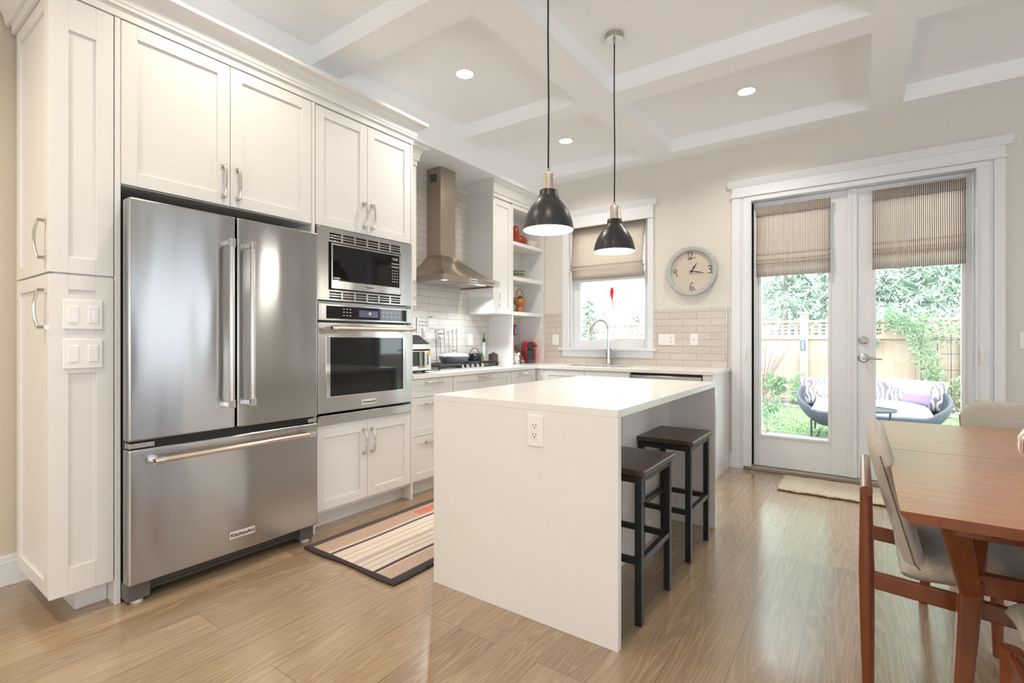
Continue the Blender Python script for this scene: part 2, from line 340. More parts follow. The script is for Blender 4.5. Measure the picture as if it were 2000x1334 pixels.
        for i in range(ns+1):
            u = i/ns; e = 0.5-0.5*math.cos(PI*u); e = 0.5*e+0.5*u
            p = at(e); q0 = at(max(0, e-0.04)); q1 = at(min(1, e+0.04)); dx, dz = q1[0]-q0[0], q1[1]-q0[1]; l = math.hypot(dx, dz); nx, nz = -dz/l, dx/l
            fs_ = max(0, 1-abs(2*e-1)**(pw*3))**0.5
            w = hw*(hwf(e) if hwf else 1)
            for j in range(nt+1):
                v = j/nt; g = 0.5-0.5*math.cos(PI*v); g = 0.5*g+0.5*v
                ft = max(0, 1-abs(2*g-1)**(pw*2))**0.5
                h = th/2*fs_*ft; y = ycen+(2*g-1)*w
                top.append((p[0]+nx*h, y, p[1]+nz*h)); bot.append((p[0]-nx*h, y, p[1]-nz*h))
        if axis == 'x': top = [(y, x, z) for x, y, z in top]; bot = [(y, x, z) for x, y, z in bot]
        W_ = nt+1; nn = len(top); fs = []
        for i in range(ns):
            for j in range(nt):
                a = i*W_+j; fs.append((a, a+1, a+W_+1, a+W_)); fs.append((nn+a, nn+a+W_, nn+a+W_+1, nn+a+1))
        return s.add(top+bot, fs)
    def leaf(s, p, d, l, w, roll=0):
        p = Vector(p); d = Vector(d).normalized(); a = d.cross(Vector((0, 0, 1)));
        if a.length < 1e-3: a = Vector((1, 0, 0))
        a.normalize(); n = a.cross(d); a = a*math.cos(roll)+n*math.sin(roll)
        return s.add([p, p+d*l*0.5+a*w/2, p+d*l, p+d*l*0.5-a*w/2], [(0, 1, 2, 3)])
    def build(s, name, mats, parent=None, bevel=0, seg=2, smooth=35, solid=0, sub=0, world=True, weld=False):
        me = bpy.data.meshes.new(name)
        inv = WM[parent.name].inverted() if (parent is not None and world) else None
        vs = [inv @ Vector(v) for v in s.v] if inv is not None else s.v
        me.from_pydata(vs, [], s.f); me.polygons.foreach_set('material_index', s.mi)
        if not isinstance(mats, (list, tuple)): mats = [mats]
        for m in mats: me.materials.append(M[m] if isinstance(m, str) else m)
        bm = bmesh.new(); bm.from_mesh(me)
        if weld: bmesh.ops.remove_doubles(bm, verts=bm.verts, dist=1e-5)
        bmesh.ops.recalc_face_normals(bm, faces=bm.faces); bm.to_mesh(me); bm.free()
        if smooth:
            me.polygons.foreach_set('use_smooth', [True]*len(me.polygons)); me.set_sharp_from_angle(angle=math.radians(smooth))
        o = bpy.data.objects.new(name, me); COL.objects.link(o)
        if solid: md = o.modifiers.new('solid', 'SOLIDIFY'); md.thickness = solid; md.offset = 0
        if bevel:
            md = o.modifiers.new('bevel', 'BEVEL'); md.width = bevel; md.segments = seg; md.limit_method = 'ANGLE'; md.angle_limit = math.radians(40); md.harden_normals = True
        if sub: md = o.modifiers.new('sub', 'SUBSURF'); md.levels = sub; md.render_levels = sub
        if parent is not None: o.parent = parent; WM[o.name] = WM[parent.name]
        else: WM[o.name] = Matrix.Identity(4)
        return o

def tag(o, label, cat, group=None, kind=None):
    o['label'] = label; o['category'] = cat
    if group: o['group'] = group
    if kind: o['kind'] = kind
    return o
def thing(name, label, cat, loc=(0, 0, 0), rotz=0, group=None):
    o = bpy.data.objects.new(name, None); COL.objects.link(o); o.empty_display_size = 0.1
    o.location = loc; o.rotation_euler = (0, 0, rotz)
    WM[o.name] = Matrix.Translation(loc) @ Matrix.Rotation(rotz, 4, 'Z')
    return tag(o, label, cat, group)
def struct(o): o['kind'] = 'structure'; return o
def dup(root, loc, rotz, label, group=None):
    r = root.copy(); COL.objects.link(r); r.location = loc; r.rotation_euler = (0, 0, rotz); r['label'] = label
    if group: r['group'] = group
    WM[r.name] = Matrix.Translation(loc) @ Matrix.Rotation(rotz, 4, 'Z')
    for ch in list(root.children):
        c = ch.copy(); COL.objects.link(c); c.parent = r
        for g in list(ch.children):
            d = g.copy(); COL.objects.link(d); d.parent = c
    return r
def lettering(name, text, size, p, face, mat, parent, depth=0.0006, align='CENTER', sx=1.0):
    cu = bpy.data.curves.new(name, 'FONT'); cu.body = text; cu.size = size; cu.extrude = depth; cu.align_x = align; cu.align_y = 'CENTER'; cu.offset = size*0.022
    cu.materials.append(M[mat]); o = bpy.data.objects.new(name, cu); COL.objects.link(o)
    rot = {'+x': Matrix.Rotation(PI/2, 4, 'Z') @ Matrix.Rotation(PI/2, 4, 'X'), '-y': Matrix.Rotation(PI/2, 4, 'X')}[face]
    m = Matrix.Translation(p) @ rot @ Matrix.Diagonal((sx, 1, 1, 1))
    me = bpy.data.meshes.new_from_object(o); bpy.data.objects.remove(o); me.name = name
    o = bpy.data.objects.new(name, me); COL.objects.link(o)
    o.parent = parent; o.matrix_local = WM[parent.name].inverted() @ m
    WM[o.name] = WM[parent.name]
    return o

def shaker(mb, ax, a0, a1, z0, z1, nb, nf, fw=0.057, rec=0.009):
    """five-piece door or drawer front, back at nb, front at nf"""
    d = 1 if nf > nb else -1
    mb.fbox(ax, a0, a0+fw, z0, z1, nb, nf); mb.fbox(ax, a1-fw, a1, z0, z1, nb, nf)
    mb.fbox(ax, a0+fw, a1-fw, z0, z0+fw, nb, nf); mb.fbox(ax, a0+fw, a1-fw, z1-fw, z1, nb, nf)
    mb.fbox(ax, a0+fw, a1-fw, z0+fw, z1-fw, nb, nf-d*rec)
    return mb
def pull(ax, a, z, n, length, vertical, parent, d=1, mat='nickel', name='handle'):
    """bow pull: two square posts and an arched bar"""
    mb = MB(); h = length/2
    def P(t, out): return (n+d*out, a, z+t) if (ax == 'x' and vertical) else (n+d*out, a+t, z) if ax == 'x' else (a, n+d*out, z+t) if vertical else (a+t, n+d*out, z)
    for sg in (-1, 1):
        e = sg*(h-0.008)
        mb.beam(P(e, 0), P(e, 0.006), 0.019, 0.019, up=(0, 0, 1))
        mb.beam(P(e, 0.005), P(e, 0.028), 0.012, 0.012)
    pts = []
    for i in range(13):
        t = -1+2*i/12; pts.append(P(t*(h-0.008), 0.026+0.010*(1-t*t)))
    mb.tube(pts, 0.0058, 10)
    return mb.build(name, mat, parent, smooth=50)
def crown(mb, path, z0, z1, proj):
    """cove crown swept along a plan path with mitred corners; the moulding stands on the right of travel"""
    H = z1-z0; pr = [(0, 0), (0.012, 0), (0.012, 0.12*H)]
    for i in range(7):
        t = i/6*PI/2; pr.append((0.016+(proj-0.024)*(1-math.cos(t)), (0.16+0.62*math.sin(t))*H))
    pr += [(proj-0.004, 0.80*H), (proj, 0.84*H), (proj, H), (0, H)]
    P = [Vector((x, y)) for x, y in path]; dirs = [(b-a).normalized() for a, b in zip(P, P[1:])]
    nrm = [Vector((d.y, -d.x)) for d in dirs]; vs = []; n = len(pr)
    for k, p in enumerate(P):
        if k == 0: m = nrm[0]
        elif k == len(P)-1: m = nrm[-1]
        else: m = nrm[k-1]+nrm[k]; m = m/(m.dot(nrm[k]))
        vs += [(p.x+m.x*u, p.y+m.y*u, z0+v) for u, v in pr]
    fs = [(k*n+i_, k*n+(i_+1) % n, (k+1)*n+(i_+1) % n, (k+1)*n+i_) for k in range(len(P)-1) for i_ in range(n)]
    fs += [tuple(range(n-1, -1, -1)), tuple((len(P)-1)*n+i_ for i_ in range(n))]
    return mb.add(vs, fs)
def frame(mb, ax, a0, a1, z0, z1, wl, wr, wb, wt, n0, n1):
    """rectangular frame of four boxes that meet without overlapping"""
    mb.fbox(ax, a0, a0+wl, z0, z1, n0, n1); mb.fbox(ax, a1-wr, a1, z0, z1, n0, n1)
    mb.fbox(ax, a0+wl, a1-wr, z0, z0+wb, n0, n1); mb.fbox(ax, a0+wl, a1-wr, z1-wt, z1, n0, n1); return mb

# ================================================================== THE ROOM
XL, XR, YF, YB, ZB, ZR = -3.28, 3.30, -3.60, 4.82, 2.89, 3.01
mb = MB(); mb.box(XL-0.15, XR+0.15, YF-0.15, YB+0.05, -0.12, 0.0); struct(mb.build('floor', 'floor', smooth=0))
mb = MB(); mb.box(XL-0.15, XL, YF-0.15, YB+0.17, 0, 3.15); wall_left = struct(mb.build('wall_left', 'wallL', smooth=0))
# back wall with window and door openings
WX0, WX1, WZ0, WZ1 = -2.63, -1.742, 1.06, 2.40
DX0, DX1, DZ1 = -0.80, 0.75, 2.40
YO = YB+0.17
mb = MB()
mb.box(XL, WX0, YB, YO, 0, 3.15); mb.box(WX0, WX1, YB, YO, 0, WZ0); mb.box(WX0, WX1, YB, YO, WZ1, 3.15)
mb.box(WX1, DX0, YB, YO, 0, 3.15); mb.box(DX0, DX1, YB, YO, DZ1, 3.15); mb.box(DX1, XR+0.15, YB, YO, 0, 3.15)
wall_back = struct(mb.build('wall_back', 'wall', smooth=0))
# right wall with one big window and an opening added for fill; front wall (behind the camera) with two windows
mb = MB(); y0, y1, z0, z1 = 2.55, 3.75, 0.35, 2.35
mb.box(XR, XR+0.15, YF-0.15, -1.6, 0, 3.15); mb.box(XR, XR+0.15, 0.6, y0, 0, 3.15); mb.box(XR, XR+0.15, y1, YB, 0, 3.15)
for a_, b_ in ((-1.6, 0.6), (y0, y1)): mb.box(XR, XR+0.15, a_, b_, 0, z0); mb.box(XR, XR+0.15, a_, b_, z1, 3.15)
struct(mb.build('wall_right', 'wall', smooth=0))
mb = MB()
cur = XL
for wx0, wx1 in ((-2.35, -0.45), (0.45, 2.35)):
    mb.box(cur, wx0, YF-0.15, YF, 0, 3.15); mb.box(wx0, wx1, YF-0.15, YF, 0, 0.55); mb.box(wx0, wx1, YF-0.15, YF, 2.35, 3.15); cur = wx1
mb.box(cur, XR, YF-0.15, YF, 0, 3.15)
struct(mb.build('wall_front', 'wall', smooth=0))
for i, (kind, a0, a1, zz0, zz1) in enumerate((('x', 2.55, 3.75, 0.35, 2.35), ('x', -1.6, 0.6, 0.35, 2.35), ('y', -2.35, -0.45, 0.55, 2.35), ('y', 0.45, 2.35, 0.55, 2.35))):  # second entry is an unseen window added only to light the room
    mb = MB(); n0, n1 = (XR-0.02, XR+0.15) if kind == 'x' else (YF-0.15, YF+0.02)
    t = 0.07; am = (a0+a1)/2
    frame(mb, kind, a0+0.001, a1-0.001, zz0+0.001, zz1-0.001, t, t, t, t, n0, n1); mb.fbox(kind, am-0.03, am+0.03, zz0+t, zz1-t, n0+0.01, n1-0.01)
    w_ = struct(mb.build('window_%d' % (i+2), 'trim', bevel=0.004))
    mb = MB(); mb.fbox(kind, a0+t+0.001, a1-t-0.001, zz0+t+0.001, zz1-t-0.001, (n0+n1)/2+0.001, (n0+n1)/2+0.02); struct(mb.build('sky_blocker', 'white', w_, smooth=0))  # opaque sheet added to keep the bright sky out of the opening
# coffered ceiling: slab, beams, soffit over the cabinets
mb = MB(); mb.box(XL-0.15, XR+0.15, YF-0.15, YO, ZR, ZR+0.15)
for bx0, bx1 in ((-1.70, -1.45), (0.045, 0.243), (1.75, 1.97)): mb.box(bx0, bx1, YF, YB, ZB, ZR+0.01)
for by0, by1 in ((-2.75, -2.53), (-1.2, -0.98), (0.36, 0.58), (1.835, 2.05), (3.275, 3.475), (4.615, 4.83)): mb.box(-2.86, XR, by0, by1, ZB+0.0006, ZR+0.01)
mb.box(XR-0.2, XR, YF, YB, ZB+0.0012, ZR+0.01); mb.box(-2.86, XR, YF, YF+0.2, ZB+0.0018, ZR+0.01)
mb.box(XL, -2.85, 0.45, YB, 2.713, ZR+0.01)
struct(mb.build('ceiling', 'ceil', smooth=0))
# backsplash tile, child of each wall
mb = MB(); mb.box(XL, XL+0.012, 2.5165, YB, 0.86, 2.713); struct(mb.build('tile_backsplash', 'tileL', wall_left, smooth=0))
mb = MB(); yb = YB-0.012
mb.box(XL, -2.70, yb, YB, 0.86, 1.450); mb.box(-2.70, -1.69, yb, YB, 0.86, 1.0); mb.box(-1.69, -1.006, yb, YB, 0.86, 1.450)
struct(mb.build('tile_backsplash', 'tileB', wall_back, smooth=0))
mb = MB(); mb.box(-1.010, -1.002, yb-0.001, YB, 0.86, 1.451); struct(mb.build('tile_edge_strip', 'brnick', wall_back, smooth=0))
# baseboards
def base(name, ax, a0, a1, n, d):
    mb = MB(); mb.fbox(ax, a0, a1, 0, 0.115, n, n+d*0.016); mb.fbox(ax, a0, a1, 0.115, 0.14, n, n+d*0.011); return struct(mb.build(name, 'trim', bevel=0.003))
base('baseboard_left', 'x', YF, 0.70, XL, 1); base('baseboard_back', 'y', -0.985, -0.962, YB, -1)
base('baseboard_right', 'x', YF, YB-0.02, XR, -1); base('baseboard_front', 'y', XL+0.02, XR-0.02, YF, 1)
base('baseboard_back_right', 'y', 0.815, XR-0.02, YB, -1)

# ---- kitchen window
def header(mb, x0, x1, z0, z1):
    mb.box(x0-0.012, x1+0.012, YB-0.034, YB, z0, z0+0.018)
    mb.box(x0, x1, YB-0.0225, YB, z0+0.018, z1-0.055)
    pr = [(YB, z1-0.055), (YB-0.024, z1-0.055), (YB-0.027, z1-0.045), (YB-0.060, z1-0.008), (YB-0.062, z1), (YB, z1)]
    mb.prism(pr, 'x', x0-0.036, x1+0.036)
win = MB()
x0, x1, z0, z1 = WX0, WX1, WZ0, WZ1
win.box(x0-0.077, x0, YB-0.02, YB, 1.063, 2.362); win.box(x1, x1+0.057, YB-0.02, YB, 1.063, 2.362)
win.box(x0-0.077, x1+0.057, YB-0.02, YB, 0.972, 1.043)
win.box(x0+0.001, x1-0.001, YB-0.016, YB-0.001, 2.365, 2.40)
win.box(x0-0.115, x1+0.09, YB-0.045, YB-0.0005, 1.043, 1.063); win.box(x0+0.0005, x1-0.0005, YB-0.0005, YB+0.021, 1.0605, 1.0635)
header(win, x0-0.077, x1+0.057, 2.360, 2.540)
window_1 = struct(win.build('window_1', 'trim', bevel=0.003))
mb = MB(); t = 0.014
frame(mb, 'y', x0+0.0005, x1-0.0005, z0+0.004, z1-0.0005, t, t, 0.006, t, YB+0.0215, YO-0.002)
ya, yz = YB+0.10, YB+0.155
frame(mb, 'y', x0+t, x1-t, z0+0.010, z1-t, 0.061, 0.061, 0.075, 0.056, ya, yz); mb.box(x0+t+0.001, x1-t-0.001, ya-0.008, yz-0.002, 1.785, 1.855)
struct(mb.build('window_frame', 'trim', window_1, bevel=0.003))
mb = MB(); mb.box(x0+0.06, x1-0.06, ya+0.03, ya+0.036, z0+0.07, z1-0.05); struct(mb.build('window_pane', 'glass', window_1, smooth=0))

# ---- french doors
cas = MB()
cas.box(-0.963, -0.890, YB-0.022, YB, 0, 2.420); cas.box(0.755, 0.815, YB-0.022, YB, 0, 2.420)
cas.box(-0.890, -0.868, YB-0.014, YB, 0, 2.4125); cas.box(0.735, 0.755, YB-0.014, YB, 0, 2.4125)
cas.box(-0.89, 0.755, YB-0.016, YB, 2.4125, 2.42)
header(cas, -0.963, 0.815, 2.420, 2.565)
struct(cas.build('trim_1', 'trim', bevel=0.003))
mb = MB(); mb.box(-0.868, -0.80, YB-0.035, YB+0.12, 0.032, 2.375); mb.box(0.660, 0.735, YB-0.035, YB+0.12, 0.032, 2.375); mb.box(-0.868, 0.735, YB-0.028, YB+0.12, 2.375, 2.412)
mb.box(-0.815, -0.801, YB-0.045, YB-0.035, 0.034, 2.372); mb.box(0.661, 0.672, YB-0.045, YB-0.035, 0.034, 2.372)
struct(mb.build('trim_2', 'trim', bevel=0.006))
mb = MB(); mb.box(-0.868, 0.735, YB-0.01, YB+0.19, 0.0, 0.032)
struct(mb.build('trim_3', simple('bronze_sill', (0.34, 0.30, 0.25), 0.45, 0.4), bevel=0.006))
for nm, sx, zc in (('screen_door_pull', 0.690, 1.035), ('screen_door_pull', -0.842, 1.035)):
    mb = MB(); mb.box(sx-0.012, sx+0.012, YB-0.040, YB-0.034, zc-0.065, zc+0.065)
    mb.tube([(sx, YB-0.037, zc-0.05), (sx, YB-0.062, zc-0.045), (sx, YB-0.066, zc), (sx, YB-0.062, zc+0.045), (sx, YB-0.037, zc+0.05)], 0.006, 8)
    o = mb.build(nm, 'white'); tag(o, 'small white pull on the screen housing %s of the french doors' % ('right' if sx > 0 else 'left'), 'handle')
YD0, YD1 = YB+0.055, YB+0.10
def leaf_door(n, x0, x1, g0, g1, gz0, gz1):
    mb = MB(); z0, z1 = 0.036, 2.372
    mb.box(x0, g0, YD0, YD1, z0, z1); mb.box(g1, x1, YD0, YD1, z0, z1); mb.box(g0, g1, YD0, YD1, z0, gz0); mb.box(g0, g1, YD0, YD1, gz1, z1)
    d = struct(mb.build('door_%d' % n, 'trim', bevel=0.003))
    mb = MB(); b = 0.022
    frame(mb, 'y', g0-0.004, g1+0.004, gz0-0.004, gz1+0.004, b, b, b, b, YD0-0.008, YD1-0.001)
    struct(mb.build('glazing_bead', 'trim', d, bevel=0.004))
    mb = MB(); mb.box(g0+0.01, g1-0.01, YD0+0.018, YD0+0.026, gz0+0.01, gz1-0.01); struct(mb.build('door_glass', 'glass', d, smooth=0))
    return d
dl = leaf_door(1, -0.795, -0.070, -0.752, -0.215, 0.298, 2.30)
dr = leaf_door(2, -0.062, 0.655, 0.070, 0.612, 0.298, 2.30)
mb = MB(); mb.box(-0.10, -0.035, YD0-0.018, YD0, 0.036, 2.372); mb.box(-0.085, -0.07, YD0-0.024, YD0-0.016, 0.036, 2.372); struct(mb.build('astragal', 'trim', dl, bevel=0.004))
mb = MB(); hx, hz = 0.008, 1.005
mb.lathe([(0, 0), (0.034, 0), (0.034, 0.006), (0.026, 0.012), (0, 0.012)], (0, 0, 0), 28)
mb.v = [(hx+x, YD0-z, hz+y) for x, y, z in mb.v]
mb.cyl((hx, YD0-0.01, hz), (hx, YD0-0.055, hz), 0.011, seg=16)
mb.tube([(hx-0.004, YD0-0.052, hz), (hx+0.03, YD0-0.056, hz+0.002), (hx+0.075, YD0-0.054, hz-0.003), (hx+0.118, YD0-0.048, hz-0.006)], [0.011, 0.010, 0.008, 0.006], 14)
struct(mb.build('door_handle', 'brnick', dr))
mb = MB(); mb.lathe([(0, 0), (0.031, 0), (0.031, 0.008), (0.022, 0.016), (0, 0.016)], (0, 0, 0), 28); mb.v = [(hx+x, YD0-z, 1.148+y) for x, y, z in mb.v]
mb.box(hx-0.005, hx+0.005, YD0-0.034, YD0-0.012, 1.130, 1.166); struct(mb.build('deadbolt', 'chrome', dr))
mb = MB()
for xx, d in ((-0.79, 1), (0.65, -1)):
    mb.tube([(xx, YD0-0.012, 2.345), (xx+d*0.05, YD0-0.02, 2.352), (xx+d*0.10, YD0-0.012, 2.352)], 0.006, 8)
    mb.tube([(xx+d*0.10, YD0-0.012, 2.352), (xx+d*0.36, YD0-0.012, 2.352)], 0.009, 8)
struct(mb.build('curtain_bracket', 'trim', dr))

# ---- roman blinds
def blind(name, label, x0, x1, prof_val, prof_main, mat, group):
    t = thing(name, label, 'blind', ((x0+x1)/2, prof_main[0][0], prof_main[-1][1]), 0, group)
    def sheet(nm, prof, xa, xb, sag=0):
        mb = MB(); n = 24; vs = []; fs = []
        for y, z in prof:
            for i in range(n+1):
                u = i/n; vs.append((xa+(xb-xa)*u, y-0.002*math.sin(9*u), z-sag*math.sin(PI*u)*0.5+0.0008*math.sin(40*u)))
        W_ = n+1
        for j in range(len(prof)-1):
            for i in range(n): a = j*W_+i; fs.append((a, a+1, a+W_+1, a+W_))
        mb.add(vs, fs); return mb.build(nm, mat, t, solid=0.003, smooth=60)
    if prof_val: sheet('valance', prof_val, x0-0.003, x1+0.003)
    sheet('folded_cloth', prof_main, x0, x1)
    mb = MB(); mb.box(x0+0.01, x1-0.01, prof_main[0][0], prof_main[0][0]+0.03, prof_main[0][1]-0.025, prof_main[0][1]-0.002); mb.build('head_rail', 'trim', t)
    return t
def folds(yb, ztop, zfold, zbot):
    p = [(yb, ztop), (yb-0.004, (ztop+zfold)/2), (yb-0.016, zfold+0.02), (yb-0.020, zfold), (yb-0.002, zfold+0.008), (yb-0.020, zfold-0.012), (yb-0.026, zfold-0.048), (yb-0.004, zfold-0.040),
         (yb-0.024, zfold-0.062), (yb-0.028, zfold-0.078), (yb-0.003, zfold-0.066), (yb-0.022, zfold-0.085), (yb-0.024, zfold-0.10), (yb-0.002, zfold-0.085), (yb-0.010, zfold-0.11), (yb-0.010, zbot)]
    return p
yb_ = YD0-0.035
blind('roman_blind', 'striped roman blind half lowered on the left french door', -0.765, -0.215, [(yb_-0.012, 2.318), (yb_-0.014, 2.25), (yb_-0.012, 2.235)], folds(yb_, 2.315, 1.895, 1.703), 'blind', None)
blind('roman_blind', 'striped roman blind half lowered on the right french door', 0.064, 0.610, [(yb_-0.012, 2.325), (yb_-0.014, 2.255), (yb_-0.012, 2.24)], folds(yb_, 2.322, 1.905, 1.703), 'blind', None)
yk = YB+0.06
blind('roman_blind', 'striped roman blind half lowered inside the kitchen sink window', -2.612, -1.795, None, [(yk, 2.382), (yk-0.03, 2.10), (yk-0.062, 1.965), (yk-0.064, 1.945), (yk-0.03, 1.955), (yk-0.055, 1.93), (yk-0.056, 1.905), (yk-0.02, 1.925), (yk-0.03, 1.895), (yk-0.024, 1.80)], 'blindk', None)

# ================================================================== TALL CABINET WALL  (front plane x = -2.65)
XF = -2.65
def fr(t, name, a0, a1, z0, z1, fw=0.057, rec=0.009):
    mb = MB(); shaker(mb, 'x', a0, a1, z0, z1, XF-0.020, XF, fw, rec); return mb.build(name, 'cab', t, bevel=0.0015, smooth=0)
# pantry: doors on its near end, panels on the room side
pan = thing('pantry_cabinet', 'tall white pantry at the far left with doors on its narrow end', 'cabinet', (-2.95, 0.66, 0))
mb = MB(); mb.box(-3.175, XF-0.02, 0.575, 0.765, 0.112, 2.56); mb.box(-3.26, -2.742, 0.655, 0.765, 0, 0.112); mb.box(-3.275, -3.17, 0.70, 0.765, 0.0, 2.56)
mb.build('carcass', 'cab', pan, bevel=0.0015)
for z0, z1, hz in ((1.424, 2.553, 1.556), (0.112, 1.416, 1.276)):
    mb = MB(); shaker(mb, 'y', -3.178, XF-0.0205, z0, z1, 0.575, 0.553); d = mb.build('door', 'cab', pan, bevel=0.0015, smooth=0)
    pull('y', -2.690, hz, 0.553, 0.165, True, d, d=-1)
for z0, z1 in ((1.424, 2.553), (0.108, 1.416)):
    mb = MB(); mb.cur = 0; a0, a1 = 0.5532, 0.763; b0, b1 = 0.614, 0.703
    mb.fbox('x', a0, b0, z0, z1, XF-0.02, XF); mb.fbox('x', b1, a1, z0, z1, XF-0.02, XF); zz = 0.065 if z0 > 1 else 0.11
    mb.fbox('x', b0, b1, z0, z0+zz, XF-0.02, XF); mb.fbox('x', b0, b1, z1-(0.135 if z0 > 1 else 0.060), z1, XF-0.02, XF); mb.fbox('x', b0, b1, z0+zz, z1-0.05, XF-0.02, XF-0.008)
    if z0 < 1: mb.fbox('x', b0, b1, 1.012, 1.335, XF-0.02, XF)
    mb.build('side_panel', 'cab', pan, bevel=0.0015, smooth=0)
# cabinet above the fridge with its end panels
fc = thing('fridge_cabinet', 'white double-door cabinet bridging over the fridge', 'cabinet', (-2.95, 1.25, 1.83))
mb = MB(); mb.box(-3.27, XF-0.021, 0.79, 1.714, 1.832, 2.56); mb.build('carcass', 'cab', fc, bevel=0.001)
mb = MB(); mb.box(-3.27, XF, 0.767, 0.788, 0, 2.556); mb.box(-3.27, XF, 1.712, 1.732, 0, 2.556); mb.build('end_panel', 'cab', fc, bevel=0.0015)
for a0, a1, ha in ((0.790, 1.2475, 1.214), (1.2505, 1.708, 1.285)):
    d = fr(fc, 'door', a0, a1, 1.835, 2.553, 0.06); pull('x', ha, 1.955, XF, 0.165, True, d)
# oven tower
tw = thing('oven_tower', 'tall white oven cabinet between the fridge and the drawers', 'cabinet', (-2.95, 2.12, 0))
mb = MB(); mb.box(-3.27, XF-0.021, 1.735, 2.497, 0.10, 0.632); mb.box(-3.27, XF-0.021, 1.735, 2.497, 1.832, 2.56)
mb.box(-3.27, XF-0.021, 1.735, 1.748, 0.62, 1.84); mb.box(-3.27, XF-0.021, 2.484, 2.497, 0.62, 1.84); mb.box(-3.27, -3.25, 1.74, 2.49, 0.62, 1.84); mb.box(-3.24, XF-0.03, 1.74, 2.49, 1.372, 1.388)
mb.box(-3.27, -2.742, 1.735, 2.497, 0, 0.10); mb.box(-3.27, XF, 2.497, 2.514, 0, 2.556); mb.box(XF-0.03, XF-0.006, 1.735, 2.497, 0.614, 0.636)
mb.build('carcass', 'cab', tw, bevel=0.0015)
for a0, a1, z0, z1, ha, hz in ((1.737, 2.1125, 1.838, 2.549, 2.083, 1.96), (2.1155, 2.492, 1.838, 2.549, 2.148, 1.96), (1.739, 2.1125, 0.122, 0.614, 2.083, 0.49), (2.1155, 2.492, 0.122, 0.614, 2.148, 0.49)):
    d = fr(tw, 'door', a0, a1, z0, z1); pull('x', ha, hz, XF, 0.165, True, d)
# one continuous cornice over the tall run
mb = MB(); mb.box(-3.2, XF+0.004, 0.540, 2.520, 2.558, 2.712); crown(mb, [(-3.245, 0.5398), (XF+0.0042, 0.5398), (XF+0.0042, 2.5202), (-2.85, 2.5202)], 2.600, 2.7125, 0.075)
struct(mb.build('trim_4', 'cab', bevel=0))

# ---- refrigerator
FX = -2.552
fg = thing('refrigerator', 'large stainless french-door fridge with bottom freezer drawer', 'refrigerator', (-2.9, 1.235, 0))
mb = MB(); mb.box(-3.22, FX-0.075, 0.797, 1.683, 0.06, 1.745); mb.build('case', 'grey', fg, bevel=0.004)
def panel(name, a0, a1, z0, z1):
    mb = MB(); mb.fbox('x', a0, a1, z0, z1, FX-0.068, FX); return mb.build(name, 'steel', fg, bevel=0.009, seg=3)
dA = panel('door', 0.786, 1.2285, 0.712, 1.762); dB = panel('door', 1.2365, 1.687, 0.712, 1.762); dC = panel('freezer_drawer', 0.786, 1.687, 0.092, 0.676)
def bar_handle(p0, p1, out, parent, medal=False):
    p0, p1 = Vector(p0), Vector(p1); d = (p1-p0).normalized(); o = Vector((out, 0, 0))
    mb = MB(); mb.tube([p0+o+d*0.02, p1+o-d*0.02], 0.0125, 20); b = mb.build('handle', 'brass' if medal else 'brnick', parent)
    for e, s in ((p0, 1), (p1, -1)):
        mb = MB(); mb.tube([e+o-d*s*0.004, e+o+d*s*0.035], 0.0165, 20)
        q = e+d*s*0.012; mb.beam(q, q+o, 0.022, 0.022, up=(0, 0, 1) if abs(d.z) < .5 else (0, 1, 0)); mb.build('handle_bracket', 'chrome', parent, bevel=0.002)
    if medal:
        mb = MB(); mb.tube([p0+o-d*0.008, p0+o-d*0.003], 0.010, 20); k = mb.build('handle_medallion', simple('red_medallion', (0.30, 0.02, 0.02), 0.3), parent); k['label'] = 'small red medallion'
bar_handle((FX-0.002, 1.183, 0.825), (FX-0.002, 1.183, 1.636), 0.062, dA); bar_handle((FX-0.002, 1.284, 0.825), (FX-0.002, 1.284, 1.636), 0.062, dB)
bar_handle((FX-0.002, 0.865, 0.628), (FX-0.002, 1.622, 0.628), 0.062, dC, True)
for y in (0.80, 1.62):
    mb = MB(); mb.box(FX-0.16, FX-0.02, y, y+0.055, 1.744, 1.768); mb.build('hinge_cap', 'grey', fg, bevel=0.004)
for a0, a1 in ((0.79, 0.885), (1.63, 1.683)): mb = MB(); mb.box(FX-0.06, FX-0.006, a0, a1, 0.681, 0.703); mb.build('hinge', 'brnick', fg, bevel=0.003)
mb = MB(); mb.box(FX-0.10, FX-0.03, 0.80, 1.68, 0.675, 0.714); mb.build('gasket', 'black', fg)
mb = MB(); mb.box(FX-0.16, FX-0.085, 0.86, 1.61, 0.022, 0.088)
for k in range(3): mb.box(FX-0.088, FX-0.080, 0.87, 1.60, 0.030+k*0.018, 0.040+k*0.018)
mb.build('toe_grille', 'dark', fg)
for y0, y1 in ((0.790, 0.880), (1.60, 1.683)):
    mb = MB(); mb.box(-2.70, FX-0.035, y0, y1, 0.012, 0.088); f = mb.build('foot_cover', 'grey', fg, bevel=0.008)
    mb = MB(); mb.cyl((-2.615, (y0+y1)/2, 0.0), (-2.615, (y0+y1)/2, 0.02), 0.024); mb.build('levelling_foot', 'rubber', f)
def badge(y, z, w, h, x, parent, size):
    mb = MB(); mb.fbox('x', y-w/2, y+w/2, z-h/2, z+h/2, x-0.001, x+0.003); b = mb.build('badge', 'plate', parent, bevel=0.001)
    lettering('badge_lettering', 'KitchenAid', size, (x+0.0032, y, z), '+x', 'black', parent, sx=1.15)
badge(1.262, 0.180, 0.125, 0.034, FX, dC, 0.0225)

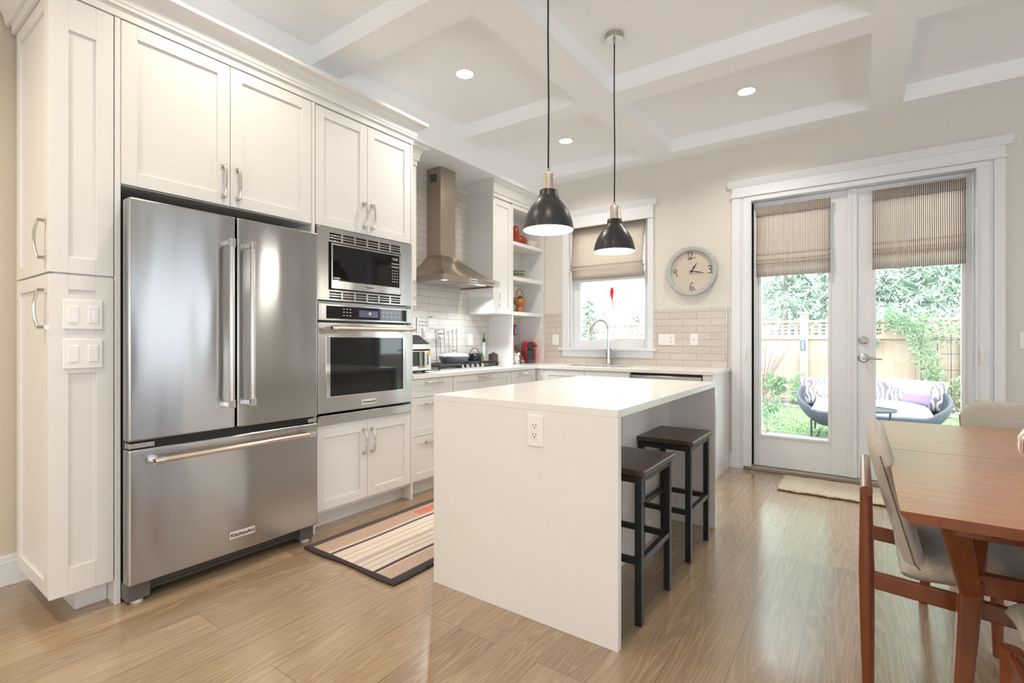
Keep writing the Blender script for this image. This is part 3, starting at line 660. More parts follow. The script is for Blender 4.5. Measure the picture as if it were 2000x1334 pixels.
# ---- microwave with trim kit
XM = -2.640
mw = thing('microwave', 'built-in stainless microwave with slotted surround above the oven', 'microwave', (-2.85, 2.11, 1.39))
mb = MB(); y0, y1, z0, z1 = 1.7365, 2.495, 1.391, 1.832; a0, a1, b0, b1 = 1.816, 2.392, 1.455, 1.748
mb.fbox('x', y0, a0, z0, z1, XM-0.015, XM); mb.fbox('x', a1, y1, z0, z1, XM-0.015, XM); mb.fbox('x', a0, a1, z0, 1.402, XM-0.015, XM); mb.fbox('x', a0, a1, 1.446, b0, XM-0.015, XM)
mb.fbox('x', a0, a1, b1, 1.757, XM-0.015, XM); mb.fbox('x', a0, a1, 1.803, z1, XM-0.015, XM)
cw = (a1-a0)/6
for zz in ((1.402, 1.446), (1.757, 1.803)):
    for k in range(7):
        yy = a0+k*cw; mb.fbox('x', max(a0, yy-0.007), min(a1, yy+0.007), zz[0], zz[1], XM-0.015, XM)
    for k in range(1, 3):
        q = zz[0]+(zz[1]-zz[0])*k/3; mb.fbox('x', a0, a1, q-0.0035, q+0.0035, XM-0.013, XM-0.0005)
mb.build('trim_surround', 'steel2', mw, bevel=0.001, smooth=0)
mb = MB(); mb.fbox('x', a0-0.004, a1+0.004, z0+0.006, z1-0.006, XM-0.05, XM-0.014); mb.build('vent_backing', 'black', mw)
mb = MB(); mb.box(-3.1, XM-0.05, 1.80, 2.40, 1.41, 1.78); mb.build('oven_body', 'dark', mw)
mb = MB(); c0, c1, e0, e1 = 1.828, 2.380, 1.464, 1.738
mb.fbox('x', c0, c1, e0, 1.512, XM-0.014, XM+0.012); mb.fbox('x', c0, c1, 1.730, e1, XM-0.014, XM+0.012); mb.fbox('x', c0, c0+0.010, 1.512, 1.73, XM-0.014, XM+0.012); mb.fbox('x', c1-0.010, c1, 1.512, 1.73, XM-0.014, XM+0.012)
d = mb.build('door', 'steel2', mw, bevel=0.0015, smooth=0)
mb = MB(); mb.fbox('x', c0+0.010, c1-0.010, 1.512, 1.73, XM-0.012, XM+0.0105); mb.build('door_glass', 'bglass', d)
lettering('door_lettering', 'Panasonic', 0.017, (XM+0.0122, 2.115, 1.490), '+x', 'dark', d)
lettering('door_emblem', 'inverter', 0.014, (XM+0.0108, 1.868, 1.530), '+x', 'brnick', d)
cp = MB(); cp.fbox('x', 2.300, 2.362, 1.690, 1.716, XM+0.0104, XM+0.0112); p = cp.build('display', simple('dim_green_display', (0.02, 0.035, 0.02), 0.2, emis=(0.10, 0.20, 0.08), estr=0.08), mw)
lettering('display_digits', '12:18', 0.018, (XM+0.0113, 2.331, 1.703), '+x', 'greenglz', mw, depth=0.0002)
def key(a, z, w, h, n0, n1, parent): q = MB(); q.fbox('x', a, a+w, z, z+h, n0, n1); q.build('key', 'brnick', parent, smooth=0)
for r in range(2): key(2.298, 1.668-r*0.022, 0.066, 0.008, XM+0.0104, XM+0.0112, mw)
for r in range(5):
    for k in range(3): key(2.304+k*0.020, 1.622-r*0.019, 0.010, 0.006, XM+0.0104, XM+0.0112, mw)

# ---- wall oven
ov = thing('built_in_oven', 'stainless wall oven with dark glass window under the microwave', 'oven', (-2.85, 2.115, 0.64))
XO = -2.638
mb = MB(); mb.box(-3.2, XO-0.03, 1.76, 2.47, 0.72, 1.36); mb.build('oven_body', 'dark', ov)
mb = MB(); mb.fbox('x', 1.744, 2.492, 1.268, 1.369, XO-0.03, XO+0.002); cp = mb.build('control_panel', 'steel2', ov, bevel=0.003)
mb = MB(); mb.fbox('x', 1.798, 2.440, 1.280, 1.358, XO, XO+0.004); g = mb.build('panel_glass', 'bglass', cp, bevel=0.001)
mb = MB(); mb.fbox('x', 2.035, 2.185, 1.297, 1.340, XO+0.0035, XO+0.0045); mb.build('display', simple('violet_display', (0.05, 0.045, 0.10), 0.2, emis=(0.18, 0.16, 0.36), estr=0.15), cp)
lettering('display_digits', '18', 0.024, (XO+0.0048, 2.118, 1.320), '+x', 'white', cp, depth=0.0002)
for k in range(3):
    for r in range(3): key(1.915+k*0.024, 1.300+r*0.020, 0.012, 0.004, XO+0.0035, XO+0.0045, cp)
for k in range(5):
    for r in range(2): key(2.225+k*0.036, 1.306+r*0.026, 0.012, 0.004, XO+0.0035, XO+0.0045, cp)
mb = MB(); mb.fbox('x', 1.744, 2.492, 0.708, 1.256, XO-0.03, XO); d = mb.build('door', 'steel2', ov, bevel=0.004)
mb = MB(); mb.fbox('x', 1.795, 2.440, 0.800, 1.172, XO-0.001, XO+0.003); mb.build('window_rim', 'chrome', d, bevel=0.002)
mb = MB(); mb.fbox('x', 1.826, 2.408, 0.806, 1.166, XO+0.002, XO+0.0042); mb.build('window_glass', 'bglass', d)
bar_handle((XO-0.002, 1.80, 1.222), (XO-0.002, 2.46, 1.222), 0.060, d, True)
badge(2.115, 0.748, 0.115, 0.032, XO, d, 0.0205)
mb = MB(); mb.fbox('x', 1.745, 2.490, 0.636, 0.690, XO-0.03, XO-0.004); mb.fbox('x', 1.745, 2.490, 0.684, 0.694, XO-0.03, XO+0.004); mb.build('bottom_vent_trim', 'steel2', ov, bevel=0.002)

# ---- light switch plates on the pantry side
def plate(name, label, cat, ax, a0, a1, z0, z1, n, d, build_inner, group=None, mat='white'):
    t = thing(name, label, cat, ((n, (a0+a1)/2, z0) if ax == 'x' else ((a0+a1)/2, n, z0)), 0, group)
    mb = MB(); mb.fbox(ax, a0, a1, z0, z1, n, n+d*0.006); mb.build('cover_plate', mat, t, bevel=0.003); build_inner(t, ax, a0, a1, z0, z1, n+d*0.006, d); return t
def rockers(k):
    def f(t, ax, a0, a1, z0, z1, n, d):
        w = (a1-a0)/k; zc = (z0+z1)/2
        for i in range(k):
            ac = a0+w*(i+0.5)
            mb = MB(); mb.fbox(ax, ac-0.017, ac+0.017, zc-0.034, zc+0.034, n-d*0.002, n+d*0.003); mb.build('rocker', 'white', t, bevel=0.002)
    return f
def dimmers(t, ax, a0, a1, z0, z1, n, d):
    rockers(2)(t, ax, a0, a1, z0, z1, n, d); w = (a1-a0)/2; zc = (z0+z1)/2
    vl = simple('violet_leds', (0.6, 0.5, 0.8), 0.4, emis=(0.55, 0.4, 0.95), estr=0.9)
    for i in range(2):
        mb = MB()
        for k in range(6): ac = a0+w*(i+0.5); mb.fbox(ax, ac-0.003, ac+0.003, zc-0.014+k*0.006, zc-0.011+k*0.006, n+d*0.002, n+d*0.0036)
        o = mb.build('indicator_lights', vl, t); o['kind'] = 'stuff'
def outlet(k=1):
    def f(t, ax, a0, a1, z0, z1, n, d):
        w = (a1-a0)/k; zc = (z0+z1)/2; ac = a0+w*(k-0.5)
        mb = MB(); mb.fbox(ax, ac-0.017, ac+0.017, zc-0.034, zc+0.034, n-d*0.002, n+d*0.002); mb.build('socket_face', 'white', t, bevel=0.0015)
        for s in (-1, 1):
            mb = MB(); c = zc+s*0.019; mb.fbox(ax, ac-0.008, ac-0.0055, c, c+0.009, n+d*0.001, n+d*0.0026); mb.fbox(ax, ac+0.0055, ac+0.008, c, c+0.009, n+d*0.001, n+d*0.0026); mb.fbox(ax, ac-0.0025, ac+0.0025, c-0.009, c-0.004, n+d*0.001, n+d*0.0026)
            mb.build('socket_slots', 'black', t)
        for i in range(k-1):
            ac2 = a0+w*(i+0.5); mb = MB(); mb.fbox(ax, ac2-0.017, ac2+0.017, zc-0.034, zc+0.034, n-d*0.002, n+d*0.003); mb.build('rocker', 'white', t, bevel=0.002)
    return f
def blank(t, ax, a0, a1, z0, z1, n, d):
    ac, zc = (a0+a1)/2, (z0+z1)/2
    mb = MB(); mb.fbox(ax, ac-0.006, ac+0.006, zc-0.006, zc+0.006, n-d*0.001, n+d*0.004); mb.build('jack', 'brnick', t)
plate('light_switch', 'upper white switch plate with lit dimmers on the pantry side', 'light switch', 'x', 0.595, 0.724, 1.194, 1.316, XF, 1, dimmers)
plate('light_switch', 'lower white two-rocker switch plate on the pantry side', 'light switch', 'x', 0.595, 0.724, 1.032, 1.154, XF, 1, rockers(2))
YT = YB-0.012
plate('power_outlet', 'small white outlet on the tile between the coffee machine shelves and window', 'outlet', 'y', -2.838, -2.758, 1.093, 1.212, YT, -1, rockers(1))
plate('power_outlet', 'wide white two-gang outlet on the tile right of the window', 'outlet', 'y', -1.634, -1.474, 1.100, 1.206, YT, -1, outlet(2))
plate('power_outlet', 'narrow white jack plate on the tile nearest the french doors', 'outlet', 'y', -1.330, -1.258, 1.100, 1.208, YT, -1, blank)
plate('power_outlet', 'white outlet on the tile behind the gas cooktop', 'outlet', 'x', 3.850, 3.930, 1.092, 1.215, XL+0.012, 1, rockers(1))
plate('power_outlet', 'white outlet on the near end panel of the island', 'outlet', 'y', -1.131, -1.053, 0.716, 0.843, 1.715, -1, outlet(1))
plate('light_switch', 'white switch plate on the bare wall right of the french doors', 'light switch', 'y', 0.886, 0.96, 1.088, 1.208, YB, -1, rockers(1))

# ================================================================== BASE CABINETS AND COUNTER
XBF, YBF, CT, CB = -2.665, 4.210, 0.895, 0.865
def dpanel(t, name, ax, a0, a1, z0, z1, nf, d, fw=0.055):
    mb = MB(); shaker(mb, ax, a0, a1, z0, z1, nf-d*0.02, nf, min(fw, (z1-z0)*0.32), 0.008); return mb.build(name, 'cab', t, bevel=0.0015, smooth=0)
def base_left(label, y0, y1, fronts, name):
    t = thing(name, label, 'cabinet', (-2.95, (y0+y1)/2, 0))
    mb = MB(); mb.box(-3.266, XBF-0.021, y0, y1, 0.10, CB-0.002); mb.box(-3.266, -2.735, y0, y1, 0, 0.10); mb.build('carcass', 'cab', t, smooth=0)
    for z0, z1, hl in fronts:
        d = dpanel(t, 'drawer', 'x', y0+0.002, y1-0.002, z0, z1, XBF, 1)
        if hl: pull('x', (y0+y1)/2, (z1-0.028 if z1 > 0.8 else z1-0.045), XBF, hl, False, d)
    return t
base_left('white three-drawer base cabinet right beside the oven tower', 2.516, 2.962, ((0.727, 0.861, 0.165), (0.440, 0.724, 0.165), (0.116, 0.437, 0.165)), 'drawer_cabinet')
base_left('wide white drawer cabinet under the gas cooktop', 2.964, 3.768, ((0.640, 0.861, 0.165), (0.38, 0.637, 0.165), (0.116, 0.377, 0.165)), 'drawer_cabinet')
base_left('white drawer cabinet in the corner beside the coffee machine shelves', 3.770, 4.185, ((0.640, 0.861, 0.165), (0.38, 0.637, 0.165), (0.116, 0.377, 0.165)), 'drawer_cabinet')
cf = MB(); cf.box(-3.26, XBF-0.022, 4.188, 4.80, 0.0, CB-0.002); cf.box(XBF-0.02, -2.588, YBF+0.004, YBF+0.022, 0.10, 0.861); cf.box(-2.72, -2.588, YBF+0.085, YBF+0.10, 0, 0.10)
tag(cf.build('corner_cabinet', 'cab', bevel=0.0015), 'white blind corner cabinet filling the turn of the counter', 'cabinet')
sk = thing('sink_cabinet', 'white two-door cabinet under the kitchen sink', 'cabinet', (-2.13, 4.5, 0))
mb = MB(); mb.box(-2.585, -1.69, YBF+0.021, 4.80, 0.10, 0.64); mb.box(-2.585, -1.69, YBF+0.021, YBF+0.04, 0.64, CB-0.002); mb.box(-2.585, -1.69, YBF+0.085, 4.80, 0, 0.10); mb.build('carcass', 'cab', sk)
for a0, a1, ha in ((-2.583, -2.138, -2.19), (-2.135, -1.69, -2.083)):
    d = dpanel(sk, 'door', 'y', a0, a1, 0.116, 0.861, YBF, -1, 0.057); pull('y', ha, 0.70, YBF, 0.165, True, d, d=-1)
dwt = thing('dishwasher', 'stainless dishwasher under the counter right of the sink', 'dishwasher', (-1.38, 4.5, 0))
mb = MB(); mb.box(-1.684, -1.072, YBF+0.03, 4.80, 0.02, 0.858); mb.build('tub', 'black', dwt)
mb = MB(); mb.box(-1.682, -1.074, YBF-0.004, YBF+0.03, 0.105, 0.842); d = mb.build('door', 'steel2', dwt, bevel=0.004)
mb = MB(); mb.tube([(-1.66, YBF-0.045, 0.79), (-1.10, YBF-0.045, 0.79)], 0.011, 14); mb.box(-1.655, -1.635, YBF-0.05, YBF, 0.78, 0.80); mb.box(-1.125, -1.105, YBF-0.05, YBF, 0.78, 0.80); mb.build('handle', 'brnick', d)
mb = MB(); mb.box(-1.066, -1.005, YBF, YBF+0.02, 0.0, CB-0.002); mb.box(-1.005, -0.985, YBF, 4.80, 0, CB-0.002)
tag(mb.build('end_panel', 'cab', bevel=0.0015), 'white end panel closing the counter run next to the french doors', 'panel')
# the L-shaped worktop with the sink cut-out
mb = MB(); sx0, sx1, sy0, sy1 = -2.45, -1.80, 4.36, 4.70
mb.box(-3.267, -2.645, 2.516, 4.190, CB, CT); mb.box(-3.267, sx0, 4.190, 4.807, CB, CT); mb.box(sx0, sx1, 4.190, sy0, CB, CT); mb.box(sx0, sx1, sy1, 4.807, CB, CT); mb.box(sx1, -0.972, 4.190, 4.807, CB, CT)
tag(mb.build('worktop', 'quartz', bevel=0.002, smooth=0), 'L-shaped white quartz worktop running along both kitchen walls', 'countertop')
mb = MB(); w = 0.012; zb = 0.67
mb.box(sx0, sx1, sy0, sy1, zb-w, zb)
for b in ((sx0-w, sx0, sy0-w, sy1+w), (sx1, sx1+w, sy0-w, sy1+w), (sx0, sx1, sy0-w, sy0), (sx0, sx1, sy1, sy1+w)): mb.box(b[0], b[1], b[2], b[3], zb-w, CB-0.001)
sn = mb.build('sink', 'brnick'); tag(sn, 'undermount steel sink below the kitchen window', 'sink')
# faucet
fx, fy = -2.135, 4.745
fa = thing('faucet', 'tall chrome gooseneck faucet behind the sink', 'faucet', (fx, fy, CT))
mb = MB(); mb.cyl((fx, fy, CT), (fx, fy, CT+0.008), 0.028); mb.cyl((fx, fy, CT+0.008), (fx, fy, CT+0.155), 0.023)
mb.build('base', 'chrome', fa)
pts = [(fx, fy, CT+0.15), (fx, fy, CT+0.36)]
for i in range(13):
    a = PI*i/14; pts.append((fx-0.052*(1-math.cos(a)), fy-0.075*(1-math.cos(a)), CT+0.36+0.095*math.sin(a)))
ex, ey, ez = pts[-1]
pts += [(ex-0.005, ey-0.01, ez-0.02)]
mb = MB(); mb.tube(pts, 0.0135, 16); mb.build('neck', 'chrome', fa)
mb = MB(); mb.tube([(ex-0.003, ey-0.008, ez-0.005), (ex-0.014, ey-0.020, ez-0.07), (ex-0.022, ey-0.030, ez-0.13)], [0.0155, 0.018, 0.021], 18); mb.build('spray_head', 'chrome', fa)
mb = MB(); mb.tube([(fx+0.015, fy, CT+0.085), (fx+0.085, fy, CT+0.085)], 0.017, 16); mb.tube([(fx+0.072, fy, CT+0.085), (fx+0.074, fy-0.004, CT+0.165)], [0.008, 0.006], 10); mb.build('lever', 'chrome', fa)

# ================================================================== HOOD AND UPPER CABINETS
hd = thing('range_hood', 'stainless chimney range hood with a sloped canopy over the cooktop', 'range hood', (-3.03, 3.375, 1.645))
hy0, hy1, hx = 2.995, 3.757, -2.79
mb = MB(); XW = XL+0.0125
cy0, cy1, cx = 3.275, 3.475, -3.095
mb.box(XW, cx, cy0, cy1, 1.90, 2.712); ch = mb.build('chimney', 'steelh', hd, bevel=0.001)
mb = MB(); mb.box(-3.225, -3.145, cy0-0.0015, cy0, 2.585, 2.655); mb.build('vent_grille', 'dark', ch)
mb = MB()
rings = []
for i in range(9):
    t = i/8; e = t**0.72
    zz = 1.697+(1.915-1.697)*t; k = 1-e
    rings.append((cx+(hx-cx)*k, cy0+(hy0-cy0)*k, cy1+(hy1-cy1)*k, zz))
vs = []; fs = []
for x_, a_, b_, z_ in rings: vs += [(XW, a_, z_), (x_, a_, z_), (x_, b_, z_), (XW, b_, z_)]
for i in range(8):
    for k in range(4): A = i*4+k; B = i*4+(k+1) % 4; fs.append((A, B, B+4, A+4))
fs.append((3, 2, 1, 0)); fs.append((32, 33, 34, 35)); mb.add(vs, fs); mb.build('canopy', 'steelh', hd, smooth=30)
mb = MB()
for b in ((XW, hx, hy0, hy0+0.012), (XW, hx, hy1-0.012, hy1), (hx-0.012, hx, hy0+0.012, hy1-0.012)): mb.box(b[0], b[1], b[2], b[3], 1.645, 1.697)
mb.box(XW, hx-0.012, hy0+0.012, hy1-0.012, 1.668, 1.675); lip = mb.build('lip', 'steelh', hd, bevel=0.001)
mb = MB()
for k in range(2):
    a = hy0+0.06+k*0.325; mb.box(-3.20, -2.90, a, a+0.31, 1.656, 1.668)
mb.build('grease_filter', 'brnick', hd); 
hl = []
for yy in (3.12, 3.64):
    mb = MB(); mb.lathe([(0, 0), (0.030, 0), (0.034, 0.010), (0, 0.010)], (-2.855, yy, 1.6585), 24); hl.append(mb.build('hood_light', simple('lit_hood_lens', (1, 1, 1), 0.4, emis=(1, 0.98, 0.95), estr=14), hd))
mb = MB(); mb.fbox('x', 3.375-0.055, 3.375+0.055, 1.656, 1.686, hx-0.001, hx+0.003); mb.build('badge', 'plate', hd, bevel=0.001)
lettering('badge_lettering', 'KitchenAid', 0.0195, (hx+0.0032, 3.375, 1.671), '+x', 'black', hd, sx=1.15)
for k in range(5):
    mb = MB(); mb.fbox('x', 3.545+k*0.026, 3.555+k*0.026, 1.666, 1.676, hx-0.001, hx+0.003); mb.build('push_button', 'dark', hd)
for yy in (3.12, 3.64): area('hood_lamp', (-2.93, yy, 1.652), (0, -0.12, 0), 0.05, 0.05, 4.0, (0.90, 0.97, 1.0), 'DISK', spread=2.3)

XU = -2.95
uc = thing('upper_cabinet', 'narrow white upper cabinet wedged between the oven tower and the hood', 'cabinet', (-3.1, 2.68, 1.42))
mb = MB(); mb.box(XL+0.013, XU-0.021, 2.516, 2.838, 1.422, 2.56); mb.box(XL+0.013, XU+0.003, 2.516, 2.845, 2.558, 2.70); crown(mb, [(XU+0.0032, 2.516), (XU+0.0032, 2.8452), (XL+0.013, 2.8452)], 2.60, 2.712, 0.070)
mb.build('carcass', 'cab', uc, bevel=0.001)
mb = MB(); shaker(mb, 'x', 2.520, 2.838, 1.424, 2.553, XU-0.02, XU); d = mb.build('door', 'cab', uc, bevel=0.0015, smooth=0); pull('x', 2.795, 1.545, XU, 0.165, True, d)
uc = thing('upper_cabinet', 'white single-door upper cabinet right of the range hood', 'cabinet', (-3.1, 4.02, 1.41))
mb = MB(); mb.box(XL+0.013, XU-0.021, 3.860, 4.182, 1.410, 2.56); mb.build('carcass', 'cab', uc, bevel=0.001)
mb = MB(); shaker(mb, 'x', 3.862, 4.180, 1.412, 2.545, XU-0.02, XU); d = mb.build('door', 'cab', uc, bevel=0.0015, smooth=0); pull('x', 3.925, 1.545, XU, 0.165, True, d)
mb = MB(); mb.box(XL+0.013, XU+0.003, 3.858, 4.806, 2.561, 2.70); crown(mb, [(XL+0.013, 3.8578), (XU+0.0032, 3.8578), (XU+0.0032, 4.806)], 2.60, 2.712, 0.065)
struct(mb.build('trim_5', 'cab', bevel=0))
sh = thing('open_shelf_unit', 'white open shelving tower standing on the worktop in the corner', 'shelf', (-3.1, 4.5, CT))
mb = MB(); mb.box(XL+0.013, XU, 4.185, 4.205, CT+0.001, 2.556); mb.box(XL+0.013, XU, 4.784, 4.804, CT+0.001, 2.556); mb.build('side_panel', 'cab', sh, bevel=0.001)
mb = MB(); mb.box(XL+0.013, XU, 4.205, 4.784, 2.515, 2.556); mb.build('top_rail', 'cab', sh, bevel=0.001)
mb = MB(); mb.box(XL+0.013, XL+0.024, 4.205, 4.784, 1.41, 2.515); mb.build('back_panel', 'cab', sh)
for z in (1.446, 1.810, 2.175):
    mb = MB(); mb.box(XL+0.024, XU, 4.205, 4.784, z-0.038, z); mb.build('shelf', 'cab', sh, bevel=0.0015)

# ================================================================== ISLAND
IX0, IX1, IY0, IY1, IT = -1.666, -0.733, 1.715, 3.215, 0.892
isl = thing('kitchen_island', 'white waterfall-edge quartz island in the middle of the kitchen', 'kitchen island', (-1.2, 2.46, 0))
mb = MB(); mb.box(IX0, IX1, IY0, IY1, IT-0.030, IT); mb.build('top_slab', 'quartz', isl, bevel=0.0015, smooth=0)
for a, b in ((IY0, IY0+0.030), (IY1-0.030, IY1)):
    mb = MB(); mb.box(IX0, IX1, a, b, 0, IT-0.0301); mb.build('waterfall_panel', 'quartz', isl, bevel=0.0015, smooth=0)
mb = MB(); bx = -1.012; mb.box(IX0+0.03, bx-0.004, IY0+0.031, IY1-0.031, 0.0, IT-0.031)
mb.build('cabinet_body', 'cab', isl)
mb = MB(); mb.box(bx-0.006, bx+0.004, IY0+0.031, 2.405, 0.0, IT-0.031); mb.box(bx-0.006, bx+0.004, 2.415, IY1-0.031, 0, IT-0.031); mb.box(bx-0.002, bx+0.016, IY0+0.031, IY1-0.031, 0, 0.11); mb.box(bx-0.002, bx+0.012, IY1-0.06, IY1-0.031, 0.11, IT-0.031)
mb.build('back_panel', 'cab', isl, bevel=0.002)

# ---- bar stools
st = thing('bar_stool', 'nearer black-framed bar stool with a dark wood seat at the island', 'stool', (-0.86, 2.10, 0), 0, 'bar stools at the island')
def stool_parts(t):
    mb = MB(); mb.box(-0.155, 0.152, -0.185, 0.225, 0.600, 0.626); mb.build('seat', 'seatwood', t, bevel=0.007, seg=3, world=False)
    for x in (-0.125, 0.125):
        for y in (-0.168, 0.188):
            mb = MB(); mb.box(x-0.0145, x+0.0145, y-0.0145, y+0.0145, 0, 0.600); mb.build('leg', 'legmetal', t, bevel=0.002, world=False)
    for x in (-0.125, 0.125):
        for z in (0.255, 0.585): mb = MB(); mb.box(x-0.012, x+0.012, -0.153, 0.173, z-0.0125, z+0.0125); mb.build('rail', 'legmetal', t, bevel=0.002, world=False)
    for y in (-0.168, 0.188):
        for z in (0.255, 0.585): mb = MB(); mb.box(-0.1105, 0.1105, y-0.012, y+0.012, z-0.0125, z+0.0125); mb.build('rail', 'legmetal', t, bevel=0.002, world=False)
stool_parts(st)
dup(st, (-0.86, 2.795, 0), 0, 'farther black-framed bar stool with a dark wood seat near the doors')

# ================================================================== LIGHTS OF THE ROOM
def downlight(x, y, label, power=8):
    t = thing('recessed_downlight', label, 'ceiling light', (x, y, ZR-0.006), 0, 'recessed ceiling downlights')
    mb = MB(); mb.lathe([(0.060, 0.006), (0.074, 0.006), (0.074, 0.002), (0.060, -0.002), (0.060, 0.006)], (x, y, ZR-0.006), 32); mb.build('trim_ring', 'white', t)
    mb = MB(); mb.lathe([(0, 0.0), (0.060, 0.0), (0.060, 0.004), (0, 0.004)], (x, y, ZR-0.006), 32); mb.build('lens', 'lens', t)
    area('downlight_lamp', (x, y, ZR-0.010), (0, 0, 0), 0.12, 0.12, power, (1.0, 0.91, 0.79), 'DISK', spread=2.35)
downlight(-2.265, 2.64, 'bright recessed downlight in the coffer nearest the fridge')
downlight(-2.258, 4.07, 'bright recessed downlight in the far coffer above the sink corner')
downlight(-0.707, 4.035, 'bright recessed downlight in the coffer before the french doors')
for x, y, p in ((-2.265, 1.2, 6), (-2.2, -0.3, 15), (-0.7, 1.2, 4), (-0.7, -0.3, 7), (-2.2, -2.0, 6)):
    area('downlight_lamp', (x, y, ZR-0.004), (0, 0, 0), 0.12, 0.12, p, (1.0, 0.86, 0.68), 'DISK', spread=2.35)

def pendant(x, y, label):
    t = thing('pendant_lamp', label, 'pendant lamp', (x, y, 1.69), 0, 'pendants over the island')
    z0 = 1.690
    prof = [(0.1245, 0.0), (0.122, 0.020), (0.1165, 0.045), (0.105, 0.078), (0.086, 0.112), (0.064, 0.140), (0.049, 0.158), (0.0435, 0.172), (0.0425, 0.192), (0.038, 0.197)]
    inn = [(r-0.003, z) for r, z in prof]
    mb = MB(); seg = 48; n = len(prof); vs = []; fs = []
    for k in range(seg):
        a = 2*PI*k/seg
        for r, z in prof: vs.append((x+r*math.cos(a), y+r*math.sin(a), z0+z))
    for k in range(seg):
        for i in range(n-1): A = k*n+i; B = ((k+1) % seg)*n+i; fs.append((A, B, B+1, A+1))
    mb.add(vs, fs); sd = mb.build('shade', 'shade', t, smooth=60)
    mb = MB(); vs = [(x+(math.hypot(vx-x, vy-y)-0.0028)*math.cos(math.atan2(vy-y, vx-x)), y+(math.hypot(vx-x, vy-y)-0.0028)*math.sin(math.atan2(vy-y, vx-x)), vz) for vx, vy, vz in vs]
    mb.add(vs, fs)
    rim = [(x+(0.1228)*math.cos(2*PI*k/48), y+(0.1228)*math.sin(2*PI*k/48), z0) for k in range(48)]; mb.tube(rim, 0.0018, 6, closed=True)
    mb.build('lining', 'shadein', sd, smooth=60)
    mb = MB(); mb.ell((x, y, z0+0.062), 0.040, 0.040, 0.045); mb.build('bulb', 'bulb', t)
    mb = MB(); mb.lathe([(0, 0.192), (0.040, 0.192), (0.040, 0.199), (0.026, 0.201), (0.023, 0.275), (0.024, 0.278), (0.0, 0.278)], (x, y, z0), 28); mb.lathe([(0.0, 0.278), (0.012, 0.278), (0.010, 0.300), (0, 0.302)], (x, y, z0), 20)
    mb.build('socket', 'brass', t)
    mb = MB(); R_ = Vector((0.817, 0.576, 0))
    bp = [Vector((x, y, z0+0.272))+R_*q+Vector((0, 0, w)) for q, w in ((-0.022, 0), (0.026, 0), (0.033, -0.006), (0.036, -0.03), (0.0455, -0.082), (0.05, -0.105), (0.056, -0.125))]
    mb.tube(bp, 0.0022, 8); mb.build('bracket_wire', 'brass', t)
    mb = MB(); mb.tube([(x, y, z0+0.30), (x+0.0025, y, z0+0.62), (x-0.002, y+0.001, z0+0.95), (x, y, ZR-0.05)], 0.0042, 8); mb.build('cord', 'cord', t)
    mb = MB(); mb.lathe([(0, -0.030), (0.052, -0.030), (0.0555, -0.027), (0.0555, 0.0), (0, 0.0)], (x, y, ZR), 40); mb.lathe([(0, -0.052), (0.006, -0.052), (0.008, -0.030), (0, -0.030)], (x, y, ZR), 14); mb.build('canopy', 'brnick', t)
    l = bpy.data.lights.new('pendant_bulb', 'POINT'); l.energy = 6; l.color = (1, 0.93, 0.82); l.shadow_soft_size = 0.03
    o = bpy.data.objects.new('pendant_bulb', l); COL.objects.link(o); o.location = (x, y, z0+0.008)
pendant(-1.262, 2.098, 'nearer dark bell-shaped pendant lamp hanging over the island')
pendant(-1.237, 2.837, 'farther dark bell-shaped pendant lamp hanging over the island')
sp = thing('fire_sprinkler', 'small white fire sprinkler head on the ceiling beside the downlight', 'sprinkler', (-0.956, 3.62, ZR-0.03))
mb = MB(); mb.lathe([(0, 0.0), (0.036, 0.0), (0.036, -0.004), (0.02, -0.010), (0, -0.010)], (-0.956, 3.62, ZR), 24); mb.build('escutcheon', 'chrome', sp)
mb = MB(); mb.tube([(-0.956, 3.62, ZR-0.01), (-0.956, 3.62, ZR-0.035)], 0.007, 10)
for s in (-1, 1): mb.tube([(-0.956+s*0.006, 3.62, ZR-0.012), (-0.956+s*0.017, 3.62, ZR-0.025), (-0.956+s*0.004, 3.62, ZR-0.042)], 0.003, 6)
mb.lathe([(0, -0.044), (0.016, -0.044), (0.016, -0.042), (0, -0.042)], (-0.956, 3.62, ZR), 16); mb.build('sprinkler_head', 'brnick', sp)

# ================================================================== THINGS ON THE WORKTOP AND SHELVES
# gas cooktop
ck = thing('gas_cooktop', 'black gas cooktop with cast-iron grates and five steel knobs', 'cooktop', (-3.03, 3.42, CT))
mb = MB(); mb.box(-3.235, -2.82, 2.975, 3.865, CT+0.001, CT+0.010); mb.build('hob_plate', 'dark', ck, bevel=0.003)
mb = MB(); 
for a in ((-3.237, -3.229, 2.973, 3.867), (-2.826, -2.818, 2.973, 3.867), (-3.229, -2.826, 2.973, 2.981), (-3.229, -2.826, 3.859, 3.867)): mb.box(a[0], a[1], a[2], a[3], CT+0.001, CT+0.0115)
mb.build('steel_rim', 'brnick', ck, bevel=0.001)
def grate(y0, y1, x0=-3.22, x1=-2.90):
    mb = MB(); z0, z1 = CT+0.030, CT+0.046
    for y in (y0+0.008, y1-0.008): mb.box(x0, x1, y-0.007, y+0.007, z0, z1)
    for x in (x0+0.008, x1-0.008, (x0+x1)/2): mb.box(x-0.007, x+0.007, y0, y1, z0, z1)
    n = 4
    for k in range(1, n): y = y0+(y1-y0)*k/n; mb.box(x0, x1, y-0.005, y+0.005, z0+0.002, z1)
    for x in (x0+0.012, x1-0.012):
        for y in (y0+0.012, y1-0.012): mb.box(x-0.007, x+0.007, y-0.007, y+0.007, CT+0.010, z0+0.004)
    mb.build('grate', 'iron', ck, bevel=0.002)
grate(2.99, 3.27, x1=-2.835); grate(3.285, 3.555); grate(3.57, 3.85, x1=-2.87)
